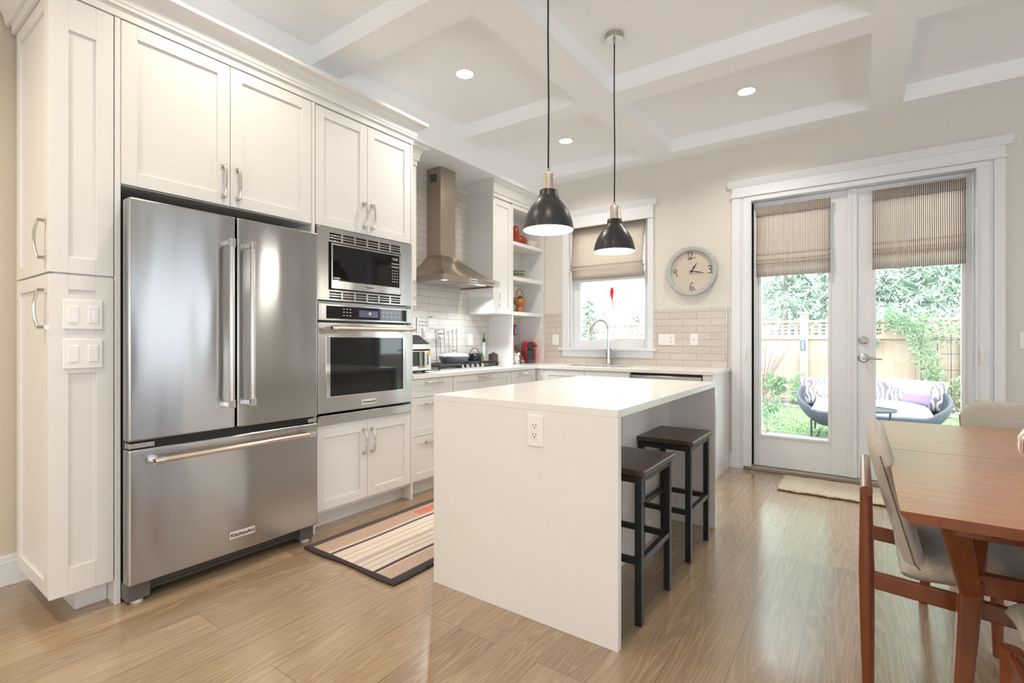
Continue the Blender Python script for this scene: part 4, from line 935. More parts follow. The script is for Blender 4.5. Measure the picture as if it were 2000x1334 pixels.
for x, y, r in ((-3.13, 3.08, 0.035), (-2.97, 3.17, 0.028), (-3.06, 3.42, 0.045), (-3.13, 3.72, 0.035), (-2.98, 3.66, 0.028)):
    mb = MB(); mb.cyl((x, y, CT+0.009), (x, y, CT+0.018), r, r*0.95, 28); mb.cyl((x, y, CT+0.018), (x, y, CT+0.026), r*0.75, r*0.72, 28); mb.build('burner', 'iron', ck)
for k in range(5):
    y = 3.30+k*0.070; mb = MB(); mb.cyl((-2.862, y, CT+0.010), (-2.862, y, CT+0.034), 0.020, 0.017, 24); mb.box(-2.865, -2.859, y-0.017, y+0.017, CT+0.030, CT+0.040); mb.build('knob', 'chrome', ck, bevel=0.001)
tag(MB().box(-3.20, -2.885, 3.575, 3.845, CT+0.0465, CT+0.052).box(-3.205, -3.195, 3.575, 3.845, CT+0.050, CT+0.064).box(-2.893, -2.883, 3.575, 3.845, CT+0.050, CT+0.060).build('griddle_plate', 'iron', bevel=0.002), 'flat dark griddle plate lying on the right-hand grate of the cooktop', 'griddle')
# lidded pan
px, py, pz = -3.085, 3.44, CT+0.0465
pn = thing('lidded_pan', 'wide grey pan with a domed lid on the cooktop', 'pan', (px, py, pz))
mb = MB(); mb.lathe([(0, 0), (0.105, 0), (0.128, 0.022), (0.140, 0.052), (0.145, 0.056), (0.140, 0.058), (0, 0.058)], (px, py, pz), 48); mb.build('body', simple('slate_grey_enamel', (0.30, 0.30, 0.32), 0.3), pn)
mb = MB(); mb.lathe([(0, 0.058), (0.143, 0.058), (0.143, 0.063), (0.128, 0.074), (0.085, 0.086), (0.03, 0.091), (0, 0.092)], (px, py, pz), 48); ld = mb.build('lid', simple('lilac_grey_enamel', (0.38, 0.37, 0.42), 0.3), pn)
mb = MB(); mb.lathe([(0, 0.091), (0.010, 0.091), (0.008, 0.104), (0.012, 0.108), (0.024, 0.114), (0.020, 0.121), (0, 0.122)], (px, py, pz), 24); mb.build('knob', 'nickel', ld)
for s in (-1, 1):
    mb = MB(); mb.tube([(px, py+s*0.138, pz+0.045), (px+0.02, py+s*0.158, pz+0.05), (px+0.035, py+s*0.150, pz+0.05), (px+0.035, py+s*0.134, pz+0.045)], 0.006, 8); mb.build('side_handle', 'nickel', pn)
# black pot with bail handle
qx, qy, qz = -3.10, 3.76, CT+0.0525
bp = thing('lidded_pot', 'small black pot with an arched wire handle on the cooktop', 'pot', (qx, qy, qz))
mb = MB(); mb.lathe([(0, 0), (0.064, 0), (0.070, 0.008), (0.071, 0.06), (0.066, 0.066), (0.055, 0.072), (0, 0.078)], (qx, qy, qz), 36); mb.build('body', simple('black_enamel', (0.014, 0.016, 0.022), 0.15), bp)
mb = MB(); mb.tube([(qx, qy+0.074*math.cos(PI*i/16), qz+0.04+0.085*math.sin(PI*i/16)) for i in range(17)], 0.0035, 8); mb.build('wire_handle', 'iron', bp)
# canister, bottles
kx, ky = -3.10, 4.06
cn = thing('canister', 'dark brown lidded canister at the right end of the cooktop', 'canister', (kx, ky, CT))
mb = MB(); mb.lathe([(0, 0.001), (0.047, 0.001), (0.050, 0.006), (0.050, 0.098), (0, 0.098)], (kx, ky, CT), 32); mb.build('body', simple('dark_brown_glaze', (0.055, 0.042, 0.038), 0.22), cn)
mb = MB(); mb.lathe([(0, 0.098), (0.052, 0.098), (0.050, 0.108), (0.022, 0.120), (0.010, 0.128), (0, 0.130)], (kx, ky, CT), 32); mb.build('lid', simple('dark_brown_glaze_lid', (0.045, 0.034, 0.03), 0.22), cn)
bx_, by_ = -3.19, 4.02
mo = thing('green_bottle', 'slim pale green bottle with a dark stopper against the tile', 'bottle', (bx_, by_, CT))
mb = MB(); mb.lathe([(0, 0.001), (0.017, 0.001), (0.018, 0.01), (0.018, 0.16), (0.015, 0.19), (0.010, 0.205), (0.010, 0.235), (0, 0.235)], (bx_, by_, CT), 24); mb.build('body', simple('pale_green_glass', (0.55, 0.70, 0.66), 0.08), mo)
mb = MB(); mb.lathe([(0, 0.234), (0.016, 0.234), (0.016, 0.272), (0.005, 0.275), (0.003, 0.325), (0, 0.325)], (bx_, by_, CT), 16); mb.build('stopper', simple('dark_green_stopper', (0.01, 0.05, 0.035), 0.4), mo)
ox, oy = -3.15, 3.93
mo = thing('oil_bottle', 'short amber oil bottle between the black pot and the brown canister', 'bottle', (ox, oy, CT))
mb = MB(); mb.lathe([(0, 0.001), (0.026, 0.001), (0.027, 0.01), (0.027, 0.09), (0.015, 0.105), (0, 0.105)], (ox, oy, CT), 24); mb.build('body', simple('amber_oil', (0.22, 0.16, 0.02), 0.1), mo)
mb = MB(); mb.lathe([(0, 0.105), (0.014, 0.105), (0.014, 0.122), (0, 0.122)], (ox, oy, CT), 16); mb.build('cap', 'dark', mo)
# air fryer
af = thing('air_fryer', 'silver and black air fryer beside the oven tower', 'air fryer', (-2.95, 2.69, CT))
mb = MB(); prof = [(-3.13, CT+0.012), (-2.79, CT+0.012), (-2.785, CT+0.03), (-2.80, CT+0.225), (-2.91, CT+0.288), (-2.93, CT+0.295), (-3.11, CT+0.295), (-3.13, CT+0.28)]
mb.prism(prof, 'y', 2.545, 2.842); mb.build('body', simple('matte_black', (0.012, 0.012, 0.014), 0.6, spec=0.04), af, bevel=0.008, seg=3)
mb = MB(); mb.prism([(-2.790, CT+0.020), (-2.776, CT+0.020), (-2.782, CT+0.172), (-2.796, CT+0.172)], 'y', 2.555, 2.832); dw = mb.build('basket_front', 'brnick', af, bevel=0.003)
mb = MB(); mb.prism([(-2.797, CT+0.182), (-2.786, CT+0.182), (-2.790, CT+0.222), (-2.800, CT+0.222)], 'y', 2.552, 2.835); mb.build('silver_band', 'brnick', af, bevel=0.002)
mb = MB(); mb.prism([(-2.779, CT+0.055), (-2.773, CT+0.055), (-2.779, CT+0.165), (-2.785, CT+0.165)], 'y', 2.565, 2.705); mb.build('basket_window', 'black', dw)
mb = MB(); mb.box(-2.785, -2.735, 2.722, 2.752, CT+0.04, CT+0.168); mb.build('handle', 'brnick', dw, bevel=0.008)
mb = MB(); mb.prism([(-2.780, CT+0.06), (-2.7735, CT+0.06), (-2.778, CT+0.145), (-2.784, CT+0.145)], 'y', 2.775, 2.800); mb.build('grip_slot', 'black', dw)
mb = MB(); mb.prism([(2.798, CT+0.135), (2.832, CT+0.135), (2.818, CT+0.172)], 'x', -2.784, -2.7765); mb.build('yellow_sticker', simple('yellow_sticker', (0.80, 0.68, 0.05), 0.5), dw)
for k in range(8):
    y = 2.575+k*0.032; t = 0.35+0.3*(k % 2); x = -2.80-0.11*t; z = CT+0.225+0.063*t
    mb = MB(); mb.box(x-0.006, x+0.006, y-0.006, y+0.006, z-0.001, z+0.0016); mb.build('touch_key', simple('touch_key_grey', (0.16, 0.18, 0.24), 0.3) if k == 0 else bpy.data.materials['touch_key_grey'], af)
for x in (-3.08, -2.83):
    for y in (2.58, 2.80): mb = MB(); mb.cyl((x, y, CT), (x, y, CT+0.014), 0.014, seg=14); mb.build('foot', 'black', af)
# pot filler
pf = thing('pot_filler', 'chrome folding pot filler tap on the tile above the cooktop', 'faucet', (XL+0.012, 3.45, 1.21))
X0 = XL+0.012; y, z = 3.45, 1.208
mb = MB(); mb.tube([(X0, y, z), (X0+0.012, y, z)], 0.034, 28); mb.tube([(X0+0.01, y, z), (X0+0.075, y, z)], 0.012, 16); mb.tube([(X0+0.066, y, z-0.028), (X0+0.066, y, z+0.055)], 0.011, 16); mb.tube([(X0+0.066, y, z), (X0+0.066, y+0.055, z)], 0.010, 14); mb.build('wall_flange', 'chrome', pf)
mb = MB(); mb.tube([(X0+0.066, y, z+0.045), (X0+0.10, y-0.26, z+0.045)], 0.0085, 14); mb.tube([(X0+0.10, y-0.26, z+0.02), (X0+0.10, y-0.26, z+0.155)], 0.012, 16); mb.tube([(X0+0.10, y-0.26, z+0.145), (X0+0.14, y-0.24, z+0.150)], 0.006, 10); mb.build('lower_arm', 'chrome', pf)
mb = MB(); mb.tube([(X0+0.10, y-0.26, z+0.10), (X0+0.13, y-0.42, z+0.10)], 0.008, 14); mb.tube([(X0+0.10, y-0.26, z+0.07), (X0+0.13, y-0.42, z+0.07)], 0.008, 14); mb.tube([(X0+0.13, y-0.42, z+0.0), (X0+0.13, y-0.42, z+0.135)], 0.014, 16); mb.build('upper_arm', 'chrome', pf)
# metal skewers leaning on the tile
for k in range(6):
    y0 = 3.385+k*0.058; mb = MB(); xt, zt = XL+0.016, 1.225+0.012*math.sin(k*1.7)
    mb.tube([(XL+0.040, y0-0.006, CT+0.0015), (xt+0.003, y0, zt)], 0.0022, 6)
    mb.tube([(xt+0.005+0.000*math.cos(a), y0+0.010*math.cos(a), zt+0.011+0.010*math.sin(a)) for a in [2*PI*i/12 for i in range(12)]], 0.002, 6, closed=True)
    tag(mb.build('metal_skewer', 'dark'), '%s of six dark metal skewers leaning on the tile behind pan' % ('leftmost', 'second from left', 'third from left', 'third from right', 'second from right', 'rightmost')[k], 'skewer', 'skewers leaning on the tile')

# coffee machine
cx_, cy_ = -3.06, 4.665
cm = thing('coffee_machine', 'red capsule coffee machine in the bottom cubby of the shelves', 'coffee machine', (cx_, cy_, CT))
W2 = 0.068; x1 = cx_+0.10
prof = [(cx_-0.13, 0.002), (x1-0.02, 0.002), (x1-0.005, 0.02), (x1-0.005, 0.15), (x1, 0.165), (x1-0.005, 0.205), (x1-0.035, 0.235), (cx_-0.02, 0.245), (cx_-0.10, 0.235), (cx_-0.13, 0.20)]
mb = MB(); mb.prism([(a, CT+b) for a, b in prof], 'y', cy_-W2, cy_+W2); mb.build('housing', 'red', cm, bevel=0.022, seg=4)
mb = MB(); mb.box(x1-0.012, x1+0.003, cy_-0.046, cy_+0.046, CT+0.035, CT+0.150); mb.build('brew_recess', 'black', cm, bevel=0.006)
mb = MB(); mb.box(x1-0.01, x1+0.035, cy_-0.046, cy_+0.046, CT+0.003, CT+0.040); mb.build('drip_tray', 'dark', cm, bevel=0.006)
mb = MB(); mb.tube([(x1-0.012, cy_, CT+0.190), (x1+0.010, cy_, CT+0.192)], 0.043, 28); mb.tube([(x1+0.008, cy_, CT+0.192), (x1+0.022, cy_, CT+0.193)], 0.030, 28); mb.box(x1-0.03, x1, cy_-0.075, cy_+0.075, CT+0.183, CT+0.199); mb.build('black_dial', 'black', cm, bevel=0.002)
for k in range(2):
    mb = MB(); mb.tube([(x1-0.03, cy_-W2, CT+0.13-k*0.03), (x1-0.02, cy_-W2-0.025, CT+0.13-k*0.03), (x1-0.015, cy_-W2-0.03, CT+0.10-k*0.03)], 0.004, 8); mb.build('cup_rack', 'iron', cm)
cm.rotation_euler.z = -0.80
# other things in the cubby
mb = MB(); mb.box(XL+0.0125, XL+0.020, 4.655, 4.735, 1.205, 1.325); pl = mb.build('wall_sign', simple('navy_border', (0.03, 0.04, 0.14), 0.4)); tag(pl, 'small framed blue, red and white sign on the tile behind the shelves', 'sign'); WM[pl.name] = Matrix.Identity(4)
mb = MB(); mb.box(XL+0.0195, XL+0.0212, 4.662, 4.690, 1.212, 1.318); mb.build('red_half', simple('sign_red', (0.5, 0.04, 0.08), 0.4), pl)
mb = MB(); mb.box(XL+0.0195, XL+0.0212, 4.690, 4.728, 1.212, 1.318); mb.build('blue_half', simple('sign_blue', (0.32, 0.40, 0.72), 0.4), pl)
mb = MB(); mb.tube([(XL+0.0218, 4.712, 1.300), (XL+0.0218, 4.694, 1.285), (XL+0.0218, 4.686, 1.250), (XL+0.0218, 4.696, 1.225), (XL+0.0218, 4.712, 1.232), (XL+0.0218, 4.712, 1.252), (XL+0.0218, 4.690, 1.256)], 0.005, 8); mb.build('white_figure', 'white', pl)
hx_, hy_ = -3.195, 4.535
uh = thing('utensil_holder', 'copper-rimmed glass utensil holder beside the coffee machine', 'utensil holder', (hx_, hy_, CT))
mb = MB(); mb.lathe([(0, 0.001), (0.050, 0.001), (0.050, 0.15), (0.047, 0.15), (0.047, 0.01), (0, 0.01)], (hx_, hy_, CT), 30); mb.build('jar', simple('smoky_jar', (0.55, 0.50, 0.45), 0.15), uh)
for z in (0.02, 0.13):
    mb = MB(); mb.lathe([(0.0505, z), (0.054, z), (0.054, z+0.018), (0.0505, z+0.018), (0.0505, z)], (hx_, hy_, CT), 30); mb.build('copper_band', 'copper', uh)
mb = MB(); mb.tube([(hx_-0.01, hy_, CT+0.02), (hx_+0.02, hy_+0.045, CT+0.195)], 0.006, 8); tag(mb.build('wooden_spoon', 'seatwood'), 'dark wooden spoon standing in the copper-rimmed holder', 'spoon')
gx, gy = -3.03, 4.365
cw_ = thing('cow_figurine', 'white black-spotted ornament beside the coffee machine on the worktop', 'figurine', (gx, gy, CT))
spm, snt, sb = nodes_of('white_black_spots')
vv = N(snt, 'ShaderNodeTexVoronoi', Scale=45.0); L(snt, N(snt, 'ShaderNodeTexCoord').outputs['Object'], vv.inputs['Vector'])
lt = N(snt, 'ShaderNodeMath', _operation='LESS_THAN'); lt.inputs[1].default_value = 0.27; L(snt, vv.outputs['Distance'], lt.inputs[0])
mx = N(snt, 'ShaderNodeMix', _data_type='RGBA'); mx.inputs['A'].default_value = (0.78, 0.76, 0.72, 1); mx.inputs['B'].default_value = (0.02, 0.02, 0.02, 1); L(snt, lt.outputs[0], mx.inputs['Factor']); L(snt, mx.outputs['Result'], sb.inputs['Base Color']); M['spots'] = spm
mb = MB(); mb.lathe([(0, 0.001), (0.034, 0.001), (0.042, 0.02), (0.044, 0.05), (0.034, 0.09), (0.018, 0.112), (0, 0.118)], (gx, gy, CT), 28); mb.build('body', 'spots', cw_)
mb = MB(); mb.ell((gx+0.026, gy+0.012, CT+0.105), 0.022, 0.020, 0.020, 18, 10); mb.build('head', 'spots', cw_)
for s in (-1, 1): mb = MB(); mb.ell((gx+0.022, gy+0.012+s*0.022, CT+0.120), 0.006, 0.012, 0.006, 10, 8); mb.build('ear', 'black', cw_)
tag(MB().ell((-2.995, 4.445, CT+0.0225), 0.022, 0.022, 0.0225, 24, 14).build('teal_ball', simple('teal_glaze', (0.10, 0.36, 0.42), 0.25)), 'small teal ball on the worktop left of the red coffee machine', 'ball')
rb = MB(); 
for k in range(5): rb.tube([(-3.06+0.012*math.sin(k), 4.475+0.02*k, CT+0.002), (-3.06+0.02*math.cos(k), 4.48+0.018*k, CT+0.06+0.012*(k % 3))], 0.009, 8)
tag(rb.build('red_bundle', simple('rust_red_wrap', (0.42, 0.10, 0.06), 0.5)), 'rust-red bundle of sweets between the spotted ornament and coffee machine', 'sweets', kind='stuff')
# top shelf
zt = 2.176
mb = MB(); mb.lathe([(0, 0), (0.038, 0), (0.042, 0.01), (0.042, 0.13), (0.034, 0.16), (0.026, 0.17), (0.028, 0.185), (0, 0.185)], (-3.02, 4.345, zt), 28); tag(mb.build('red_vase', 'ceramicred'), 'tall red vase on the top open shelf', 'vase')
mb = MB(); mb.ell((0, 0, 0), 0.068, 0.088, 0.055, 30, 16); mb.v = [(-3.05+x, 4.485+y, zt+0.0555+z) for x, y, z in mb.v]; tag(mb.build('red_gourd_bowl', 'ceramicred'), 'round glossy red dish on the top open shelf', 'dish')
pm, pnt, pb = nodes_of('white_dashed_glaze')
vt = N(pnt, 'ShaderNodeTexBrick', Scale=60.0); L(pnt, N(pnt, 'ShaderNodeTexCoord').outputs['Object'], vt.inputs['Vector'])
vz = N(pnt, 'ShaderNodeTexVoronoi', Scale=70.0); L(pnt, mapped(pnt, 1, 1, 0.6), vz.inputs['Vector']); l2 = N(pnt, 'ShaderNodeMath', _operation='LESS_THAN'); l2.inputs[1].default_value = 0.28; L(pnt, vz.outputs['Distance'], l2.inputs[0])
m2 = N(pnt, 'ShaderNodeMix', _data_type='RGBA'); m2.inputs['A'].default_value = (0.76, 0.73, 0.69, 1); m2.inputs['B'].default_value = (0.16, 0.08, 0.06, 1); L(pnt, l2.outputs[0], m2.inputs['Factor']); L(pnt, m2.outputs['Result'], pb.inputs['Base Color']); M['dash'] = pm
mb = MB(); mb.lathe([(0, -0.006), (0.086, -0.002), (0.090, 0.004), (0.060, 0.008), (0, 0.006)], (0, 0, 0), 40)
a = math.radians(78); mb.v = [(-3.225+z*math.sin(a)+ (-y)*0+ -0.0 + (y*-math.cos(a)), 4.685+x, zt+0.092+y*math.sin(a)+z*math.cos(a)) for x, y, z in mb.v]
tag(mb.build('display_plate', 'dash'), 'white plate with dark dashes standing at the back of the top shelf', 'plate')
mb = MB(); mb.lathe([(0, 0.0), (0.045, 0.0), (0.075, 0.03), (0.085, 0.07), (0.080, 0.07), (0.07, 0.035), (0, 0.012)], (-3.05, 4.675, zt), 32); tag(mb.build('cream_bowl', 'cream'), 'cream bowl at the right end of the top open shelf', 'bowl')
# green plates
for k in range(4):
    mb = MB(); z = 1.811+k*0.021; mb.lathe([(0, 0), (0.05, 0), (0.055, 0.004), (0.098, 0.016), (0.100, 0.020), (0.094, 0.019), (0.052, 0.008), (0, 0.008)], (-3.08, 4.44, z), 40); p_ = mb.build('green_plate', 'greenglz'); WM[p_.name] = Matrix.Identity(4)
    tag(p_, ['lowest pale green plate of the stack on the middle shelf', 'second-lowest pale green plate of the stack on the middle shelf', 'second-highest pale green plate of the stack on the middle shelf', 'topmost pale green dark-rimmed plate of the stack on the middle shelf'][k], 'plate', 'green plates on the middle shelf')
    mb = MB(); mb.tube([(-3.08+0.099*math.cos(2*PI*i/40), 4.44+0.099*math.sin(2*PI*i/40), z+0.019) for i in range(40)], 0.0022, 6, closed=True); mb.build('rim', 'greenrim' if k in (1, 3) else 'greenglz', p_)
# teapot on warmer
tx, ty, tz = -3.08, 4.515, 1.447
wm = thing('teapot_warmer', 'round copper-coloured teapot warmer on the lower open shelf', 'teapot warmer', (tx, ty, tz))
mb = MB(); mb.lathe([(0, 0), (0.052, 0), (0.052, 0.008), (0.042, 0.012), (0.050, 0.035), (0.046, 0.062), (0.036, 0.074), (0, 0.074)], (tx, ty, tz), 32); mb.build('body', 'copper', wm)
tp = thing('teapot', 'brown glazed teapot with a cane hoop handle on its warmer', 'teapot', (tx, ty, tz+0.075))
z = tz+0.075
mb = MB(); mb.lathe([(0, 0), (0.035, 0), (0.066, 0.022), (0.076, 0.048), (0.070, 0.072), (0.045, 0.088), (0.030, 0.090), (0, 0.090)], (tx, ty, z), 36); mb.build('body', 'copper', tp)
mb = MB(); mb.lathe([(0, 0.09), (0.034, 0.09), (0.024, 0.102), (0.006, 0.106), (0.009, 0.118), (0, 0.122)], (tx, ty, z), 24); mb.build('lid', simple('dark_olive_glaze', (0.10, 0.07, 0.03), 0.25), tp)
mb = MB(); mb.tube([(tx, ty-0.06, z+0.05), (tx, ty-0.085, z+0.065), (tx, ty-0.105, z+0.09)], [0.014, 0.010, 0.007], 12); mb.build('spout', 'copper', tp)
mb = MB(); mb.tube([(tx, ty+0.072*math.cos(PI*i/20), z+0.06+0.125*math.sin(PI*i/20)**0.8) for i in range(21)], 0.008, 10); mb.build('hoop_handle', 'rattan', tp)
# glass ornament in the window
og = thing('window_ornament', 'red glass fish ornament hanging in the kitchen window', 'ornament', (-2.165, YB+0.05, 1.62))
ox_, oy_ = -2.165, YB+0.083
mb = MB(); mb.tube([(ox_, oy_, 2.38), (ox_, oy_, 1.705)], 0.0008, 6); mb.build('thread', 'white', og)
mb = MB(); mb.tube([(ox_, oy_, 1.712), (ox_+0.002, oy_, 1.700), (ox_, oy_, 1.665), (ox_-0.002, oy_, 1.628), (ox_+0.002, oy_, 1.590), (ox_+0.008, oy_, 1.545), (ox_+0.006, oy_, 1.500), (ox_+0.010, oy_, 1.478)], [0.004, 0.013, 0.023, 0.020, 0.009, 0.005, 0.005, 0.003], 14)
mb.v = [(x, oy_+(y-oy_)*0.45, z_) for x, y, z_ in mb.v]
rg, rnt, rbn = nodes_of('red_glass'); rbn.inputs['Base Color'].default_value = (0.75, 0.05, 0.06, 1); rbn.inputs['Roughness'].default_value = 0.15
tr = N(rnt, 'ShaderNodeBsdfTranslucent'); tr.inputs[0].default_value = (0.9, 0.12, 0.13, 1); ms = N(rnt, 'ShaderNodeMixShader'); ms.inputs[0].default_value = 0.6; L(rnt, rbn.outputs[0], ms.inputs[1]); L(rnt, tr.outputs[0], ms.inputs[2]); L(rnt, ms.outputs[0], rnt.nodes['Material Output'].inputs['Surface']); M['redglass'] = rg
mb.build('glass_fish', 'redglass', og)

# ================================================================== CLOCK
cxx, czz, R_ = -1.312, 1.798, 0.232
clk = thing('wall_clock', 'round pale grey wall clock with brown script numerals between window and doors', 'clock', (cxx, YB, czz))
def disc(mb, prof, seg=64):
    m2 = MB(); m2.lathe(prof, (0, 0, 0), seg); m2.v = [(cxx+x, YB-z, czz+y) for x, y, z in m2.v]; mb.add(m2.v, m2.f)
mb = MB(); disc(mb, [(0, 0.001), (R_-0.004, 0.001), (R_, 0.012), (R_, 0.042), (R_-0.008, 0.050), (R_-0.036, 0.048), (R_-0.042, 0.020), (0, 0.020)])
mb.build('case', simple('weathered_grey_frame', (0.46, 0.48, 0.46), 0.7, noise=0.2, nscale=40), clk)
cmn, cnt, cbn = nodes_of('linen_print_dial'); vq = N(cnt, 'ShaderNodeTexCoord'); 
ch_ = N(cnt, 'ShaderNodeTexBrick', Scale=95.0); ch_.offset = 0; ch_.inputs['Brick Width'].default_value = 1; ch_.inputs['Row Height'].default_value = 1; ch_.inputs['Mortar Size'].default_value = 0.06
ch_.inputs['Color1'].default_value = (0.62, 0.56, 0.48, 1); ch_.inputs['Color2'].default_value = (0.66, 0.60, 0.52, 1); ch_.inputs['Mortar'].default_value = (0.50, 0.43, 0.34, 1)
spx = N(cnt, 'ShaderNodeSeparateXYZ'); L(cnt, vq.outputs['Object'], spx.inputs[0]); cbx = N(cnt, 'ShaderNodeCombineXYZ'); L(cnt, spx.outputs['X'], cbx.inputs['X']); L(cnt, spx.outputs['Z'], cbx.inputs['Y']); L(cnt, cbx.outputs[0], ch_.inputs['Vector']); L(cnt, ch_.outputs['Color'], cbn.inputs['Base Color']); cbn.inputs['Roughness'].default_value = 0.8; M['dial'] = cmn
mb = MB(); disc(mb, [(0, 0.0195), (R_-0.040, 0.0195), (R_-0.040, 0.0215), (0, 0.0215)]); mb.build('dial', 'dial', clk)
M['ink'] = simple('dark_brown_ink', (0.05, 0.03, 0.025), 0.6)
S = 0.00026
def stroke(pts, cx, cz, sc, w=0.0026):
    m = MB()
    P = [Vector((cxx+cx+x*sc, YB-0.0235, czz+cz+z*sc)) for x, z in pts]
    Q = []
    for i in range(len(P)-1):                       # Catmull-Rom for a handwritten line
        p0, p1, p2, p3 = P[max(i-1, 0)], P[i], P[i+1], P[min(i+2, len(P)-1)]
        for t in (0, .25, .5, .75): Q.append(0.5*((2*p1)+(-p0+p2)*t+(2*p0-5*p1+4*p2-p3)*t*t+(-p0+3*p1-3*p2+p3)*t**3))
    Q.append(P[-1]); m.tube(Q, w, 6); return m
def numeral(name, strokes, cx, cz, sc):
    m = MB()
    for s_ in strokes:
        if len(s_) == 1: k = MB(); k.ell((cxx+cx+s_[0][0]*sc, YB-0.0235, czz+cz+s_[0][1]*sc), 0.0046, 0.002, 0.0046, 10, 8)
        else: k = stroke(s_, cx, cz, sc)
        m.add(k.v, k.f)
    m.build(name, 'ink', clk)
numeral('numeral_twelve', [[(-0.85, 0.75), (-0.55, 1.0)], [(-0.55, 1.0), (-0.55, -0.9), ], [(-0.72, -0.95), (-0.4, -0.9)], [(-0.25, 0.6), (0.0, 1.0), (0.38, 0.85), (0.35, 0.2), (0.0, -0.5), (-0.2, -0.9), (0.05, -1.0), (0.15, -0.75), (0.0, -0.6), (0.2, -0.65), (0.75, -0.55)], [(1.15, -0.5)]], -0.012, 0.145, 0.036)
numeral('numeral_three', [[(-0.35, 0.75), (0.0, 1.0), (0.45, 0.85), (0.4, 0.35), (0.0, 0.12), (-0.05, 0.0), (0.05, 0.02), (0.45, -0.2), (0.45, -0.75), (0.0, -1.0), (-0.45, -0.85)], [(0.62, -0.95)]], 0.158, 0.006, 0.035)
numeral('numeral_six', [[(0.35, 1.0), (-0.15, 0.75), (-0.5, 0.0), (-0.45, -0.8), (0.0, -1.0), (0.45, -0.7), (0.35, -0.2), (0.0, -0.1), (-0.2, -0.45), (0.0, -0.6)], [(0.85, -0.85)]], 0.0, -0.143, 0.036)
numeral('numeral_nine', [[(0.3, 0.85), (0.0, 1.0), (-0.45, 0.7), (-0.4, 0.15), (0.0, 0.1), (0.35, 0.5), (0.2, 0.85)], [(0.35, 0.9), (0.3, 0.0), (0.3, -1.0)], [(0.62, -0.75)]], -0.155, -0.006, 0.035)
def hand(name, ang, ln, w, y):
    mb = MB(); d = Vector((math.sin(ang), 0, math.cos(ang))); n = Vector((math.cos(ang), 0, -math.sin(ang))); c = Vector((cxx-0.004, YB-y, czz))
    pts = [c-d*0.024-n*w*0.7, c-d*0.018, c-d*0.024+n*w*0.7, c+n*w*0.45, c+d*ln*0.45+n*w, c+d*ln, c+d*ln*0.45-n*w, c-n*w*0.45]
    vs = [p for p in pts]+[p+Vector((0, -0.0016, 0)) for p in pts]; k = len(pts)
    mb.add(vs, [tuple(range(k)), tuple(range(2*k-1, k-1, -1))]+[(i, (i+1) % k, k+(i+1) % k, k+i) for i in range(k)]); mb.build(name, 'black', clk, smooth=0)
hand('hour_hand', math.radians(35), 0.098, 0.006, 0.027); hand('minute_hand', math.radians(102), 0.132, 0.005, 0.030)
mb = MB(); disc(mb, [(0, 0.022), (0.007, 0.022), (0.007, 0.034), (0, 0.034)], 20); mb.build('centre_pin', 'black', clk)
mb = MB()
for k in range(9): mb.box(cxx-0.036+k*0.008, cxx-0.031+k*0.008, YB-0.0222, YB-0.0212, czz-0.034, czz-0.029)
o = mb.build('dial_print', simple('faint_print', (0.36, 0.32, 0.28), 0.8), clk); o['kind'] = 'stuff'

# ================================================================== RUGS
rm, rnt_, rb_, mm_ = bands('striped_kitchen_rug', 'X', [(-3, (0.085, 0.066, 0.070)), (-2.462, (0.46, 0.33, 0.25)), (-2.335, (0.60, 0.50, 0.43)), (-2.312, (0.075, 0.055, 0.06)), (-2.290, (0.62, 0.53, 0.46)),
  (-2.235, (0.50, 0.40, 0.33)), (-2.222, (0.63, 0.54, 0.47)), (-2.185, (0.50, 0.40, 0.33)), (-2.172, (0.63, 0.54, 0.47)), (-2.130, (0.45, 0.36, 0.30)), (-2.092, (0.62, 0.53, 0.46)), (-2.065, (0.48, 0.39, 0.33)), (-2.048, (0.63, 0.54, 0.47)), (-2.015, (0.50, 0.41, 0.34)), (-2.002, (0.63, 0.54, 0.47)),
  (-1.965, (0.065, 0.05, 0.055)), (-1.942, (0.60, 0.50, 0.43)), (-1.930, (0.46, 0.33, 0.26)), (-1.832, (0.045, 0.038, 0.045))], noise=0.26, bscale=260)
# red bar woven into the wide band, and the dark end border
tc = N(rnt_, 'ShaderNodeTexCoord'); sp_ = N(rnt_, 'ShaderNodeSeparateXYZ'); L(rnt_, tc.outputs['Object'], sp_.inputs[0])
def rng(axis, a, b):
    g = N(rnt_, 'ShaderNodeMath', _operation='GREATER_THAN'); g.inputs[1].default_value = a; L(rnt_, sp_.outputs[axis], g.inputs[0])
    l = N(rnt_, 'ShaderNodeMath', _operation='LESS_THAN'); l.inputs[1].default_value = b; L(rnt_, sp_.outputs[axis], l.inputs[0])
    m = N(rnt_, 'ShaderNodeMath', _operation='MULTIPLY'); L(rnt_, g.outputs[0], m.inputs[0]); L(rnt_, l.outputs[0], m.inputs[1]); return m.outputs[0]
rx, ry = rng('X', -2.428, -2.352), rng('Y', 2.30, 2.95); mu = N(rnt_, 'ShaderNodeMath', _operation='MULTIPLY'); L(rnt_, rx, mu.inputs[0]); L(rnt_, ry, mu.inputs[1])
mxr = N(rnt_, 'ShaderNodeMix', _data_type='RGBA'); mxr.inputs['B'].default_value = (0.62, 0.17, 0.13, 1); L(rnt_, mm_.outputs['Result'], mxr.inputs['A']); L(rnt_, mu.outputs[0], mxr.inputs['Factor'])
en = rng('Y', 1.60, 3.26); mxe = N(rnt_, 'ShaderNodeMix', _data_type='RGBA'); mxe.inputs['A'].default_value = (0.045, 0.036, 0.036, 1); L(rnt_, mxr.outputs['Result'], mxe.inputs['B']); L(rnt_, en, mxe.inputs['Factor']); L(rnt_, mxe.outputs['Result'], rb_.inputs['Base Color']); M['rug'] = rm
mb = MB(); n = 50; vs = []; fs = []
